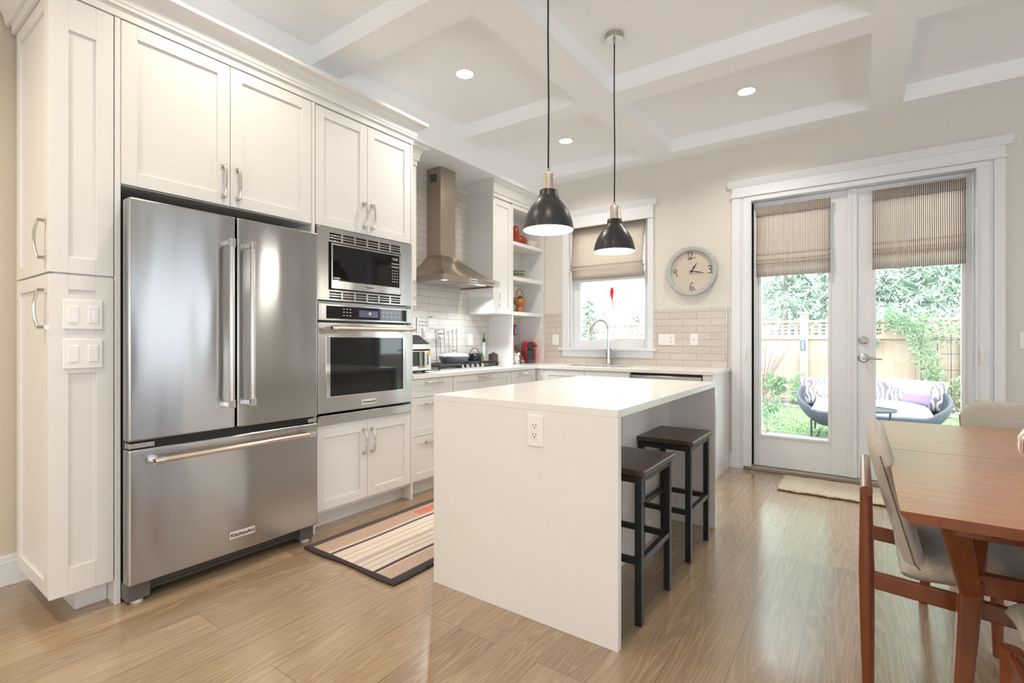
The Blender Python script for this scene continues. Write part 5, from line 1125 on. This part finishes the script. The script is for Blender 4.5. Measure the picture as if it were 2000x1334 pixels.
for i in range(n+1):
    u = i/n
    for j in range(17):
        v = j/16; y = 1.572+(3.29-1.572)*u; x = -2.512+(-1.782+2.512)*v
        y -= 0.006*math.sin(v*9) if i == 0 else 0; x += 0.004*math.sin(u*22) if j in (0, 16) else 0
        vs.append((x, y, 0.010+0.0015*math.sin(u*19+v*3)*math.sin(v*7)))
for i in range(n):
    for j in range(16): a = i*17+j; fs.append((a, a+1, a+18, a+17))
mb.add(vs, fs); tag(mb.build('kitchen_rug', 'rug', solid=0.007), 'striped beige kitchen rug with dark borders between fridge and island', 'rug')
dm, dnt, dbn = nodes_of('braided_jute'); wv = N(dnt, 'ShaderNodeTexWave', Scale=17.0, Distortion=3.5, Detail=3.0); wv.bands_direction = 'Y'
wv.inputs['Detail Scale'].default_value = 3.0; L(dnt, N(dnt, 'ShaderNodeTexCoord').outputs['Object'], wv.inputs['Vector'])
rr = N(dnt, 'ShaderNodeMix', _data_type='RGBA'); rr.inputs['A'].default_value = (0.36, 0.27, 0.16, 1); rr.inputs['B'].default_value = (0.74, 0.68, 0.57, 1); L(dnt, wv.outputs['Fac'], rr.inputs['Factor']); L(dnt, rr.outputs['Result'], dbn.inputs['Base Color']); dbn.inputs['Roughness'].default_value = 0.95
bpn = N(dnt, 'ShaderNodeBump', Strength=0.7, Distance=0.004); L(dnt, wv.outputs['Fac'], bpn.inputs['Height']); L(dnt, bpn.outputs['Normal'], dbn.inputs['Normal']); M['jute'] = dm
mb = MB(); n = 40; vs = []; fs = []
for i in range(n+1):
    for j in range(13):
        u, v = i/n, j/12; x = -0.535+0.90*u; y = 4.268+0.475*v; y += 0.006*math.sin(u*30) if j in (0, 12) else 0; x += 0.006*math.sin(v*20) if i in (0, n) else 0
        vs.append((x, y, 0.012+0.002*math.sin(u*25)*math.sin(v*9)))
for i in range(n):
    for j in range(12): a = i*13+j; fs.append((a, a+13, a+14, a+1))
mb.add(vs, fs); tag(mb.build('door_mat', 'jute', solid=0.009), 'small cream jute mat on the floor inside the french doors', 'rug')

# ================================================================== DINING SET
TX0, TX1, TY0, TY1, TT = 0.074, 1.10, 1.505, 3.155, 0.742
tb = thing('dining_table', 'red-brown wooden dining table with a centre seam at the right', 'table', (0.58, 2.33, 0))
for a, b in ((TY0, 2.3475), (2.3505, TY1)):
    mb = MB(); tp_ = [(TX0, TT), (TX1, TT), (TX1, TT-0.008), (TX1-0.018, TT-0.026), (TX0+0.018, TT-0.026), (TX0, TT-0.008)]
    mb.prism(tp_, 'y', a, b); mb.mi = [1, 1, 0, 1, 1, 1, 1, 1]; mb.build('tabletop_leaf', ['table', 'redwood'], tb, bevel=0.001, smooth=0)
mb = MB(); mb.box(0.19, 0.99, 1.66, 1.685, TT-0.085, TT-0.026); mb.box(0.19, 0.99, 2.975, 3.0, TT-0.085, TT-0.026); mb.box(0.255, 0.28, 1.66, 3.0, TT-0.075, TT-0.026); mb.box(0.90, 0.925, 1.66, 3.0, TT-0.075, TT-0.026); mb.build('apron', 'redwood', tb, bevel=0.003)
def yleg(x, y, sx, sy):
    mb = MB(); J = Vector((x, y, 0.475)); top = TT-0.026
    mb.beam(Vector((x-sx*0.032, y-sy*0.03, 0.0)), J+Vector((0, 0, 0.01)), 0.032, 0.036, up=(0, 1, 0), w1=0.052, h1=0.056)
    mb.beam(J+Vector((0, 0, -0.035)), Vector((x-sx*0.062, y-sy*0.13, top)), 0.050, 0.052, up=(0, 1, 0), w1=0.062, h1=0.045)
    mb.beam(J+Vector((0, 0, -0.035)), Vector((x+sx*0.045, y+sy*0.15, top)), 0.050, 0.050, up=(0, 1, 0), w1=0.052, h1=0.040)
    return mb.build('leg', 'redwood', tb, bevel=0.008, seg=3)
for x, sx in ((0.248, 1), (0.932, -1)):
    for y, sy in ((1.875, 1), (2.790, -1)): yleg(x, y, sx, sy)
for y in (1.875, 2.79):
    mb = MB(); mb.box(0.262, 0.918, y-0.016, y+0.016, 0.448, 0.505); mb.build('stretcher', 'redwood', tb, bevel=0.004)
# chairs: local +x is the way the sitter faces; origin on the floor under the back rail
ch1 = thing('dining_chair', 'upholstered wooden dining chair at the left side of the table, back to the island', 'chair', (0.010, 2.245, 0), 0, 'dining chairs')
def chair_parts(t):
    w = 0.245
    for s in (-1, 1):
        mb = MB(); mb.tube([(0.006, s*w, 0), (0.003, s*w, 0.20), (0.001, s*w, 0.40), (0.0, s*w, 0.662)], [0.0155, 0.0195, 0.0215, 0.0165], 16); mb.build('leg', 'redwood', t, world=False)
        mb = MB(); mb.tube([(0.392, s*w, 0), (0.390, s*w, 0.15), (0.386, s*w, 0.385)], [0.0145, 0.0185, 0.0215], 16); mb.build('leg', 'redwood', t, world=False)
        mb = MB(); mb.beam((0.0, s*w, 0.372), (0.40, s*w, 0.345), 0.020, 0.056); mb.build('side_rail', 'redwood', t, bevel=0.006, world=False)
    mb = MB(); mb.tube([(0, -w-0.028, 0.660), (0, -w*0.5, 0.662), (0, w*0.5, 0.662), (0, w+0.028, 0.660)], [0.0175, 0.0165, 0.0165, 0.0175], 20); mb.build('back_rail', 'redwood', t, world=False)
    for x in (0.37,): mb = MB(); mb.box(x-0.012, x+0.012, -w, w, 0.335, 0.385); mb.build('cross_rail', 'redwood', t, bevel=0.004, world=False)
    pth = [(0.155, 0.405), (0.125, 0.44), (0.098, 0.54), (0.066, 0.66), (0.038, 0.77), (0.026, 0.845)]
    mb = MB(); mb.pad(pth, 0.225, 0.062, ns=26, nt=28, pw=4, hwf=lambda e: 1.0 if e < 0.82 else 1-0.30*((e-0.82)/0.18)**2.4); b_ = mb.build('backrest', 'chairfab', t, world=False, smooth=60, weld=True)
    mb = MB(); sp = [(0.088, 0.405), (0.25, 0.418), (0.40, 0.428), (0.50, 0.425), (0.545, 0.405)]
    mb.pad([(a_, z_+0.004) for a_, z_ in sp], 0.232, 0.075, ns=24, nt=28, pw=4); mb.build('seat', 'chairfab', t, world=False, smooth=60, weld=True)
    pm_ = simple('brown_piping', (0.20, 0.14, 0.08), 0.9)
    for yy in (-0.2255, 0.2255): mb = MB(); mb.tube([(x_, yy, z_) for x_, z_ in pth[:-1]], 0.0022, 6); mb.build('seam_piping', pm_, b_, world=False)
chair_parts(ch1)
dup(ch1, (0.63, 3.42, 0), -PI/2, 'upholstered wooden dining chair at the far end of the table facing the camera')
dup(ch1, (0.547, 1.335, 0), PI/2, 'upholstered wooden dining chair at the near end of the table, cut by the frame')
# striped wooden vase
vm, vnt, vbn = nodes_of('segmented_wood'); gtc = N(vnt, 'ShaderNodeTexCoord'); gsp = N(vnt, 'ShaderNodeSeparateXYZ'); L(vnt, mapped(vnt, 1, 1, 1, gtc.outputs['Object']), gsp.inputs[0])
an = N(vnt, 'ShaderNodeMath', _operation='ARCTAN2'); L(vnt, gsp.outputs['Y'], an.inputs[0]); L(vnt, gsp.outputs['X'], an.inputs[1])
fm = N(vnt, 'ShaderNodeMath', _operation='MULTIPLY'); fm.inputs[1].default_value = 2.3; L(vnt, an.outputs[0], fm.inputs[0]); fr_ = N(vnt, 'ShaderNodeMath', _operation='FRACT'); L(vnt, fm.outputs[0], fr_.inputs[0])
cr = N(vnt, 'ShaderNodeValToRGB'); cr.color_ramp.interpolation = 'CONSTANT'; L(vnt, fr_.outputs[0], cr.inputs[0])
els = cr.color_ramp.elements; els[0].position = 0; els[0].color = (0.72, 0.60, 0.50, 1); els[1].position = 0.28; els[1].color = (0.07, 0.025, 0.02, 1)
for p_, c_ in ((0.34, (0.80, 0.72, 0.62, 1)), (0.46, (0.42, 0.13, 0.06, 1)), (0.62, (0.08, 0.03, 0.02, 1)), (0.68, (0.70, 0.42, 0.20, 1)), (0.86, (0.30, 0.06, 0.05, 1)), (0.93, (0.75, 0.65, 0.55, 1))):
    e_ = els.new(p_); e_.color = c_
L(vnt, cr.outputs[0], vbn.inputs['Base Color']); vbn.inputs['Roughness'].default_value = 0.12; vbn.inputs['Coat Weight'].default_value = 0.6; M['segwood'] = vm
mb = MB(); mb.lathe([(0, 0.001), (0.05, 0.001), (0.085, 0.025), (0.108, 0.065), (0.106, 0.105), (0.085, 0.145), (0.055, 0.168), (0.050, 0.180), (0.044, 0.180), (0.046, 0.165), (0, 0.150)], (0, 0, 0), 56)
vo = mb.build('striped_vase', 'segwood'); vo.location = (0.505, 2.185, TT); tag(vo, 'round striped wooden vase on the dining table at the right frame edge', 'vase')

# ================================================================== THE GARDEN
G = -0.12
mb = MB(); mb.box(-9, 7, YO+0.001, 7.68, G-0.1, G); 
pvm, pvn, pvb = nodes_of('patio_pavers'); pbk = N(pvn, 'ShaderNodeTexBrick', Scale=1.0); pbk.inputs['Brick Width'].default_value = 0.4; pbk.inputs['Row Height'].default_value = 0.2; pbk.inputs['Mortar Size'].default_value = 0.006
pbk.inputs['Color1'].default_value = (0.19, 0.195, 0.215, 1); pbk.inputs['Color2'].default_value = (0.24, 0.245, 0.26, 1); pbk.inputs['Mortar'].default_value = (0.2, 0.2, 0.2, 1)
L(pvn, N(pvn, 'ShaderNodeTexCoord').outputs['Object'], pbk.inputs['Vector']); L(pvn, pbk.outputs['Color'], pvb.inputs['Base Color']); pvb.inputs['Roughness'].default_value = 0.9; M['patio'] = pvm
struct(mb.build('patio', 'patio', smooth=0))
mb = MB(); mb.box(-9, 7, 7.68, 10.55, G-0.1, G+0.012); struct(mb.build('lawn', 'grass', smooth=0))
gb = MB(); rnd = random.Random(3)
for i in range(9000):
    x, y = rnd.uniform(-2.2, 2.0), rnd.uniform(7.69, 10.5); gb.leaf((x, y, G+0.005), (rnd.uniform(-.4, .4), rnd.uniform(-.4, .4), 1), rnd.uniform(0.03, 0.06), 0.008, rnd.uniform(0, 3))
o = gb.build('lawn_grass', 'grass', smooth=0); tag(o, 'short green grass of the back-garden lawn beyond the doors', 'grass', kind='stuff')
mb = MB(); mb.box(-30, 30, 10.55, 40, G-0.1, G); struct(mb.build('ground', 'soil', smooth=0))
mb = MB(); rnd = random.Random(5)
for i in range(420):
    x, y = rnd.uniform(-2.6, 2.2), rnd.uniform(10.57, 11.3); r = rnd.uniform(0.03, 0.07); mb.ell((x, y, G+r*0.4), r*1.3, r, r*0.7, 6, 4)
o = mb.build('bed_stones', simple('mulch_stones', (0.20, 0.18, 0.16), 0.9, noise=0.4, nscale=10)); tag(o, 'rough stones and mulch in the bed along the fence', 'stones', kind='stuff')
# fence
fn = thing('garden_fence', 'tall cedar board fence with a lattice top behind the lawn', 'fence', (-1.0, 11.5, G))
posts = [-8.15, -5.75, -3.35, -0.95, 1.45, 3.85]
for x in posts:
    mb = MB(); mb.box(x-0.075, x+0.075, 11.42, 11.57, G, 1.66); mb.box(x-0.10, x+0.10, 11.395, 11.595, 1.66, 1.70); mb.build('post', 'fence', fn, bevel=0.004)
for a, b in zip(posts, posts[1:]):
    a += 0.075; b -= 0.075
    mb = MB(); n = 15
    for k in range(n): w_ = (b-a)/n; mb.box(a+k*w_, a+(k+1)*w_, 11.490+0.006*(k % 2), 11.512+0.001*(k % 2), G+0.02, 1.18)
    mb.build('board_panel', 'fence', fn, smooth=0)
    for z0, z1, yy in ((1.495, 1.545, 11.44), (1.165, 1.255, 11.45), (G+0.0, G+0.12, 11.46)):
        mb = MB(); mb.box(a, b, yy, 11.55, z0, z1); mb.build('rail', 'fence', fn, bevel=0.003)
    mb = MB(); n = 18
    for k in range(n): xx = a+(b-a)*(k+0.5)/n; mb.box(xx-0.028, xx+0.028, 11.488, 11.500, 1.25, 1.50)
    for z in (1.305, 1.375, 1.445): mb.box(a, b, 11.50, 11.512, z-0.016, z+0.016)
    mb.build('lattice', 'fence', fn, smooth=0)
th = thing('thermometer', 'small grey-blue thermometer plate fixed on the fence post', 'thermometer', (-0.97, 11.42, 0.95))
mb = MB(); mb.box(-1.015, -0.925, 11.405, 11.42, 0.94, 1.15); mb.build('plate', simple('blue_grey_plate', (0.09, 0.115, 0.17), 0.5), th, bevel=0.01)
mb = MB(); mb.tube([(-0.97, 11.402, 0.97), (-0.97, 11.402, 1.12)], 0.012, 8); mb.build('scale_tube', 'white', th)
# conifers
def conifer(name, label, x, y, h, r, n, mat, group, z0=0.3, seed=1, leafl=0.16, leafw=0.035):
    rnd = random.Random(seed); t = thing(name, label, 'tree', (x, y, G), 0, group)
    mb = MB(); mb.tube([(x, y, G), (x+0.02, y, G+h*0.5), (x, y, G+h*0.97)], [r*0.045, r*0.03, 0.01], 8); mb.build('trunk', 'bark', t)
    mb = MB(); nb = n//45
    for i in range(nb):
        f = (i+rnd.random())/nb; zb = G+z0+(h-z0)*f; L_ = r*(1-f)**0.8*rnd.uniform(0.65, 1.1)+0.05; a = rnd.uniform(0, 2*PI)
        d = Vector((math.cos(a), math.sin(a), 0)); droop = rnd.uniform(0.25, 0.55)
        for k in range(45):
            s = (k+rnd.random())/45; s = 0.12+0.88*s
            p = Vector((x, y, zb))+d*(L_*s)+Vector((0, 0, -droop*L_*s*s+0.12*L_*s)); side = d.cross(Vector((0, 0, 1)))*rnd.choice((-1, 1))
            p += side*rnd.uniform(0, 0.16)*L_*s
            dv = d*rnd.uniform(0.3, 1)+side*rnd.uniform(0.1, 0.8)+Vector((0, 0, rnd.uniform(-1.0, -0.1)))
            mb.leaf(p, dv, leafl*rnd.uniform(0.6, 1.3), leafw, rnd.uniform(0, 3))
    mb.build('foliage', mat, t, smooth=0)
cg = 'conifers beyond the fence'
conifer('conifer_tree', 'large pale drooping conifer seen through the left french door', -1.55, 13.8, 7.0, 1.6, 20000, 'leaf', cg, seed=2, leafl=0.17, leafw=0.026)
conifer('conifer_tree', 'large pale drooping conifer seen between the two french doors', 0.15, 13.4, 8.0, 1.8, 25000, 'leaf', cg, seed=3, leafl=0.17, leafw=0.026)
conifer('conifer_tree', 'large pale drooping conifer seen through the right french door', 1.75, 13.7, 8.0, 1.8, 25000, 'leaf', cg, seed=4, leafl=0.17, leafw=0.026)
conifer('conifer_tree', 'dark blue-green conifer standing behind the pale ones at the doors', 0.9, 15.6, 9.0, 2.4, 9000, 'leaf3', cg, seed=6, leafl=0.26, leafw=0.06)
conifer('conifer_tree', 'dark blue-green conifer standing furthest left behind the fence', -0.9, 16.2, 9.0, 2.2, 8000, 'leaf3', cg, seed=8, leafl=0.26, leafw=0.06)
conifer('spruce_tree', 'slim blue-green spruce at the left of the kitchen window view', -4.72, 9.5, 2.15, 0.34, 3200, 'leaf3', None, seed=11, leafl=0.07, leafw=0.02)
conifer('distant_tree', 'small far green tree left of centre in the kitchen window', -8.25, 18, 2.35, 0.32, 1200, 'leaf', 'distant trees in the window', seed=12, leafl=0.14, leafw=0.04)
conifer('distant_tree', 'small far green tree at the right of the kitchen window', -6.98, 18, 2.2, 0.5, 1600, 'leaf', 'distant trees in the window', seed=13, leafl=0.14, leafw=0.04)
# shrubs
def clump(mb, c, r, n, rnd, l=0.06, w=0.03):
    for i in range(n):
        v = Vector((rnd.gauss(0, 1), rnd.gauss(0, 1), rnd.gauss(0, 1))); v = v.normalized()*(rnd.random()**0.4)
        p = Vector((c[0]+v.x*r[0], c[1]+v.y*r[1], c[2]+v.z*r[2])); mb.leaf(p, v+Vector((0, 0, 0.2)), l*rnd.uniform(0.6, 1.3), w, rnd.uniform(0, 3))
rnd = random.Random(21)
ps = thing('patio_shrub', 'small leafy standard shrub on a stem at the left edge of the patio', 'shrub', (-1.03, 7.2, G))
mb = MB(); mb.tube([(-1.03, 7.2, G+0.02), (-1.02, 7.2, 0.15), (-1.03, 7.2, 0.45)], [0.014, 0.011, 0.008], 8); mb.build('stem', 'bark', ps)
mb = MB(); clump(mb, (-1.0, 7.2, 0.45), (0.17, 0.16, 0.26), 460, rnd); clump(mb, (-0.86, 7.2, 0.58), (0.10, 0.08, 0.07), 120, rnd); clump(mb, (-0.98, 7.2, 0.05), (0.14, 0.1, 0.12), 60, rnd); mb.build('foliage', 'leaf2', ps, smooth=0)
mb = MB(); mb.lathe([(0, 0.001), (0.09, 0.001), (0.09, 0.012), (0, 0.012)], (-1.03, 7.2, G), 20); mb.build('stand_foot', 'outmetal', ps)
rt = thing('red_twig_shrub', 'bare red-twigged shrub against the fence at the left', 'shrub', (-1.58, 11.0, G))
for k in range(9):
    mb = MB(); a = -0.5+k*0.13; mb.tube([(-1.6, 11.0, G), (-1.6+a*0.25, 11.0, 0.45), (-1.58+a*0.8, 11.0+0.05*math.sin(k*3), 0.95+0.1*math.sin(k*5))], [0.012, 0.009, 0.005], 6); mb.build('twig', 'redtwig', rt)
mb = MB(); clump(mb, (-1.62, 10.95, 0.95), (0.12, 0.08, 0.06), 40, rnd, 0.07, 0.035); mb.build('foliage', 'leaf2', rt, smooth=0)
bs = thing('garden_bush', 'loose light green bush behind the left end of the sofa', 'shrub', (-0.98, 10.9, G))
mb = MB(); mb.tube([(-0.98, 10.9, G), (-0.96, 10.9, 0.2)], [0.012, 0.006], 6); mb.build('stem', 'bark', bs)
mb = MB(); clump(mb, (-0.95, 10.9, 0.2), (0.20, 0.16, 0.30), 420, rnd, 0.09, 0.035); mb.build('foliage', 'leaf2', bs, smooth=0)
gc = thing('fence_creeper', 'small dark green creeper hanging on the fence left of the rose', 'shrub', (-0.05, 11.3, 0.9))
mb = MB(); mb.tube([(-0.15, 11.38, 1.15), (0.12, 11.36, 1.16)], 0.006, 6); mb.build('stem', 'bark', gc)
mb = MB(); clump(mb, (0.0, 11.34, 1.10), (0.22, 0.06, 0.07), 160, rnd, 0.09, 0.04); clump(mb, (-0.42, 11.36, 0.85), (0.07, 0.05, 0.10), 90, rnd, 0.09, 0.04); mb.build('foliage', 'leaf3', gc, smooth=0)
# climbing rose on a wire trellis
tr = thing('wire_trellis', 'tall dark wire trellis against the fence at the right', 'trellis', (1.16, 11.36, G))
for x in (0.85, 1.07, 1.25, 1.42):
    mb = MB(); mb.tube([(x, 11.36, G), (x, 11.36, 1.24)], 0.006, 6); mb.build('upright_wire', 'outmetal', tr)
for z in (0.35, 0.63, 0.91, 1.19):
    mb = MB(); mb.tube([(0.85, 11.355, z), (1.42, 11.355, z)], 0.005, 6); mb.build('cross_wire', 'outmetal', tr)
cl = thing('climbing_rose', 'pale leafy climbing rose trained up the trellis beside the sofa', 'climbing plant', (1.05, 11.28, G))
path = [(1.13, -0.1), (1.06, 0.3), (0.96, 0.65), (0.85, 1.01), (0.78, 1.28), (0.57, 1.44), (0.25, 1.60)]
mb = MB(); mb.tube([(x, 11.28, z) for x, z in path], [0.014, 0.013, 0.011, 0.009, 0.007, 0.006, 0.004], 8); mb.tube([(0.96, 11.28, 0.65), (1.15, 11.28, 1.1), (1.30, 11.28, 1.4)], [0.008, 0.006, 0.003], 6); mb.tube([(0.85, 11.28, 1.01), (0.55, 11.26, 1.05), (0.30, 11.28, 1.15)], [0.006, 0.005, 0.003], 6); mb.build('stem', 'bark', cl)
mb = MB()
for i in range(len(path)-1):
    for k in range(4):
        f = k/4; x = path[i][0]+(path[i+1][0]-path[i][0])*f; z = path[i][1]+(path[i+1][1]-path[i][1])*f
        clump(mb, (x, 11.22, z), (0.16, 0.10, 0.14), 55, rnd, 0.07, 0.035)
clump(mb, (1.22, 11.22, 1.25), (0.22, 0.1, 0.25), 130, rnd, 0.07, 0.035); clump(mb, (0.7, 11.2, 1.5), (0.45, 0.1, 0.16), 260, rnd, 0.07, 0.035); clump(mb, (1.28, 11.22, 0.2), (0.16, 0.1, 0.3), 160, rnd, 0.07, 0.035)
mb.build('foliage', 'leaf2', cl, smooth=0)
# garden sofa: rope basket on a tube frame
scx, scy = 0.07, 7.92
so = thing('garden_sofa', 'dark grey rope-weave garden loveseat on the patio behind the doors', 'sofa', (scx, scy, G))
mb = MB(); n = 64; m_ = 10; vs = []; fs = []
for i in range(n):
    a = 2*PI*i/n; c, s_ = math.cos(a), math.sin(a)
    top = 0.20+0.42*(0.5+0.5*s_)**1.0 if s_ > -0.99 else 0.20
    top = 0.21+0.39*max(0, (s_+0.75)/1.75)**0.75
    for j in range(m_+1):
        f = j/m_; z = 0.04+(top-0.04)*f; k = 0.70+0.30*math.sin(f*PI/2)**0.8
        ex = 0.80*k; ey = 0.46*k
        cx2 = math.copysign(abs(c)**0.85, c); sy2 = math.copysign(abs(s_)**0.85, s_)
        vs.append((scx+ex*cx2, scy+ey*sy2, z))
for i in range(n):
    for j in range(m_): A = i*(m_+1)+j; B = ((i+1) % n)*(m_+1)+j; fs.append((A, B, B+1, A+1))
fs.append(tuple(i*(m_+1) for i in range(n-1, -1, -1)))
mb.add(vs, fs); mb.build('rope_basket', 'wicker', so, solid=0.035, smooth=50)
mb = MB(); mb.tube([vs[i*(m_+1)+m_] for i in range(n)], 0.020, 8, closed=True); mb.build('rim_tube', 'wicker', so)
for x in (-0.62, 0.62):
    for yy in (-0.30, 0.32):
        mb = MB(); mb.tube([(scx+x, scy+yy, G), (scx+x, scy+yy, 0.10), (scx+x*0.92, scy+yy*0.8, 0.135), (scx+x*0.7, scy+yy*0.7, 0.10)], 0.013, 8); mb.build('leg', 'outmetal', so)
for x in (-0.62, 0.62): mb = MB(); mb.tube([(scx+x*0.9, scy-0.30, G+0.013), (scx+x*0.9, scy+0.32, G+0.013)], 0.010, 8); mb.build('foot_rail', 'outmetal', so)
cm_, cn_, cb_ = nodes_of('palm_print_cloth'); w1 = N(cn_, 'ShaderNodeTexWave', Scale=6.0, Distortion=14.0, Detail=2.0); L(cn_, N(cn_, 'ShaderNodeTexCoord').outputs['Object'], w1.inputs['Vector']); nn = N(cn_, 'ShaderNodeTexNoise', Scale=4.5, Detail=1.0); L(cn_, N(cn_, 'ShaderNodeTexCoord').outputs['Object'], nn.inputs['Vector'])
g1 = N(cn_, 'ShaderNodeMath', _operation='GREATER_THAN'); g1.inputs[1].default_value = 0.66; L(cn_, w1.outputs['Fac'], g1.inputs[0]); g2 = N(cn_, 'ShaderNodeMath', _operation='GREATER_THAN'); g2.inputs[1].default_value = 0.44; L(cn_, nn.outputs['Fac'], g2.inputs[0]); gm = N(cn_, 'ShaderNodeMath', _operation='MULTIPLY'); L(cn_, g1.outputs[0], gm.inputs[0]); L(cn_, g2.outputs[0], gm.inputs[1])
cxm = N(cn_, 'ShaderNodeMix', _data_type='RGBA'); cxm.inputs['A'].default_value = (0.50, 0.49, 0.50, 1); cxm.inputs['B'].default_value = (0.17, 0.13, 0.16, 1); L(cn_, gm.outputs[0], cxm.inputs['Factor']); L(cn_, cxm.outputs['Result'], cb_.inputs['Base Color']); cb_.inputs['Roughness'].default_value = 0.9; M['palm'] = cm_
M['outwhite'] = simple('white_outdoor_cloth', (0.66, 0.66, 0.665), 0.9)
def cushion(name, label, cx, cy, cz, hw, hh, th, lean, mat, group, yaw=0.0, roll=0.0):
    t_ = MB(); pth = [(-hh*math.sin(lean), -hh*math.cos(lean)), (0, 0), (hh*math.sin(lean), hh*math.cos(lean))]
    t_.pad(pth, hw, th, ns=18, nt=20, pw=1.5, hwf=lambda e: 1-0.07*math.sin(PI*e))   # path in (x,z), width along y
    t_.v = [(x, y*math.cos(roll)-z*math.sin(roll), (z-0.06*hh*(1-(y/hw)**2)*(1 if z > 0 else -1))*math.cos(roll)+y*math.sin(roll)) for x, y, z in t_.v]
    c, s = math.cos(yaw), math.sin(yaw)
    t_.v = [(cx+y*c-x*s, cy+x*c+y*s, cz+z) for x, y, z in t_.v]
    return tag(t_.build(name, mat, smooth=70, weld=True), label, 'cushion', group)
st_ = MB(); st_.pad([(-0.33, 0), (0, 0.01), (0.30, 0)], 0.62, 0.24, ns=18, nt=26, pw=2.5); st_.v = [(scx+y, scy-0.03+x, 0.245+z) for x, y, z in st_.v]
tag(st_.build('seat_cushion', 'outwhite', smooth=70, weld=True), 'thick plain white seat cushion lying in the garden loveseat', 'cushion')
cushion('back_cushion', 'white palm-print back cushion at the left of the garden loveseat', -0.40, 8.17, 0.45, 0.33, 0.20, 0.16, 0.22, 'palm', 'palm-print back cushions', 0.12, 0.07)
cushion('back_cushion', 'white palm-print back cushion in the middle of the garden loveseat', 0.13, 8.21, 0.45, 0.30, 0.20, 0.16, 0.20, 'palm', 'palm-print back cushions', 0.0, -0.03)
cushion('back_cushion', 'white palm-print back cushion at the right of the garden loveseat', 0.58, 8.15, 0.45, 0.29, 0.20, 0.16, 0.22, 'palm', 'palm-print back cushions', -0.15, -0.06)
cushion('throw_cushion', 'small violet throw cushion at the right end of the garden loveseat', 0.55, 7.98, 0.41, 0.16, 0.075, 0.08, 0.5, simple('violet_patch_cloth', (0.20, 0.14, 0.27), 0.9), None, -0.5)
sdx, sdy = 0.05, 7.0
sd_ = thing('side_table', 'small round dark metal side table in front of the garden loveseat', 'side table', (sdx, sdy, G))
mb = MB(); mb.lathe([(0, 0), (0.265, 0), (0.27, 0.006), (0.27, 0.020), (0.262, 0.020), (0.260, 0.010), (0, 0.010)], (sdx, sdy, 0.345), 40); mb.build('tray_top', 'outmetal', sd_)
for k in range(3):
    a = 0.4+2*PI*k/3; mb = MB(); mb.tube([(sdx+0.23*math.cos(a), sdy+0.23*math.sin(a), 0.345), (sdx+0.20*math.cos(a), sdy+0.20*math.sin(a), G)], 0.010, 8); mb.build('leg', 'outmetal', sd_)
mb = MB(); mb.tube([(sdx+0.205*math.cos(2*PI*i/32), sdy+0.205*math.sin(2*PI*i/32), -0.02) for i in range(32)], 0.008, 6, closed=True); mb.build('leg_ring', 'outmetal', sd_)
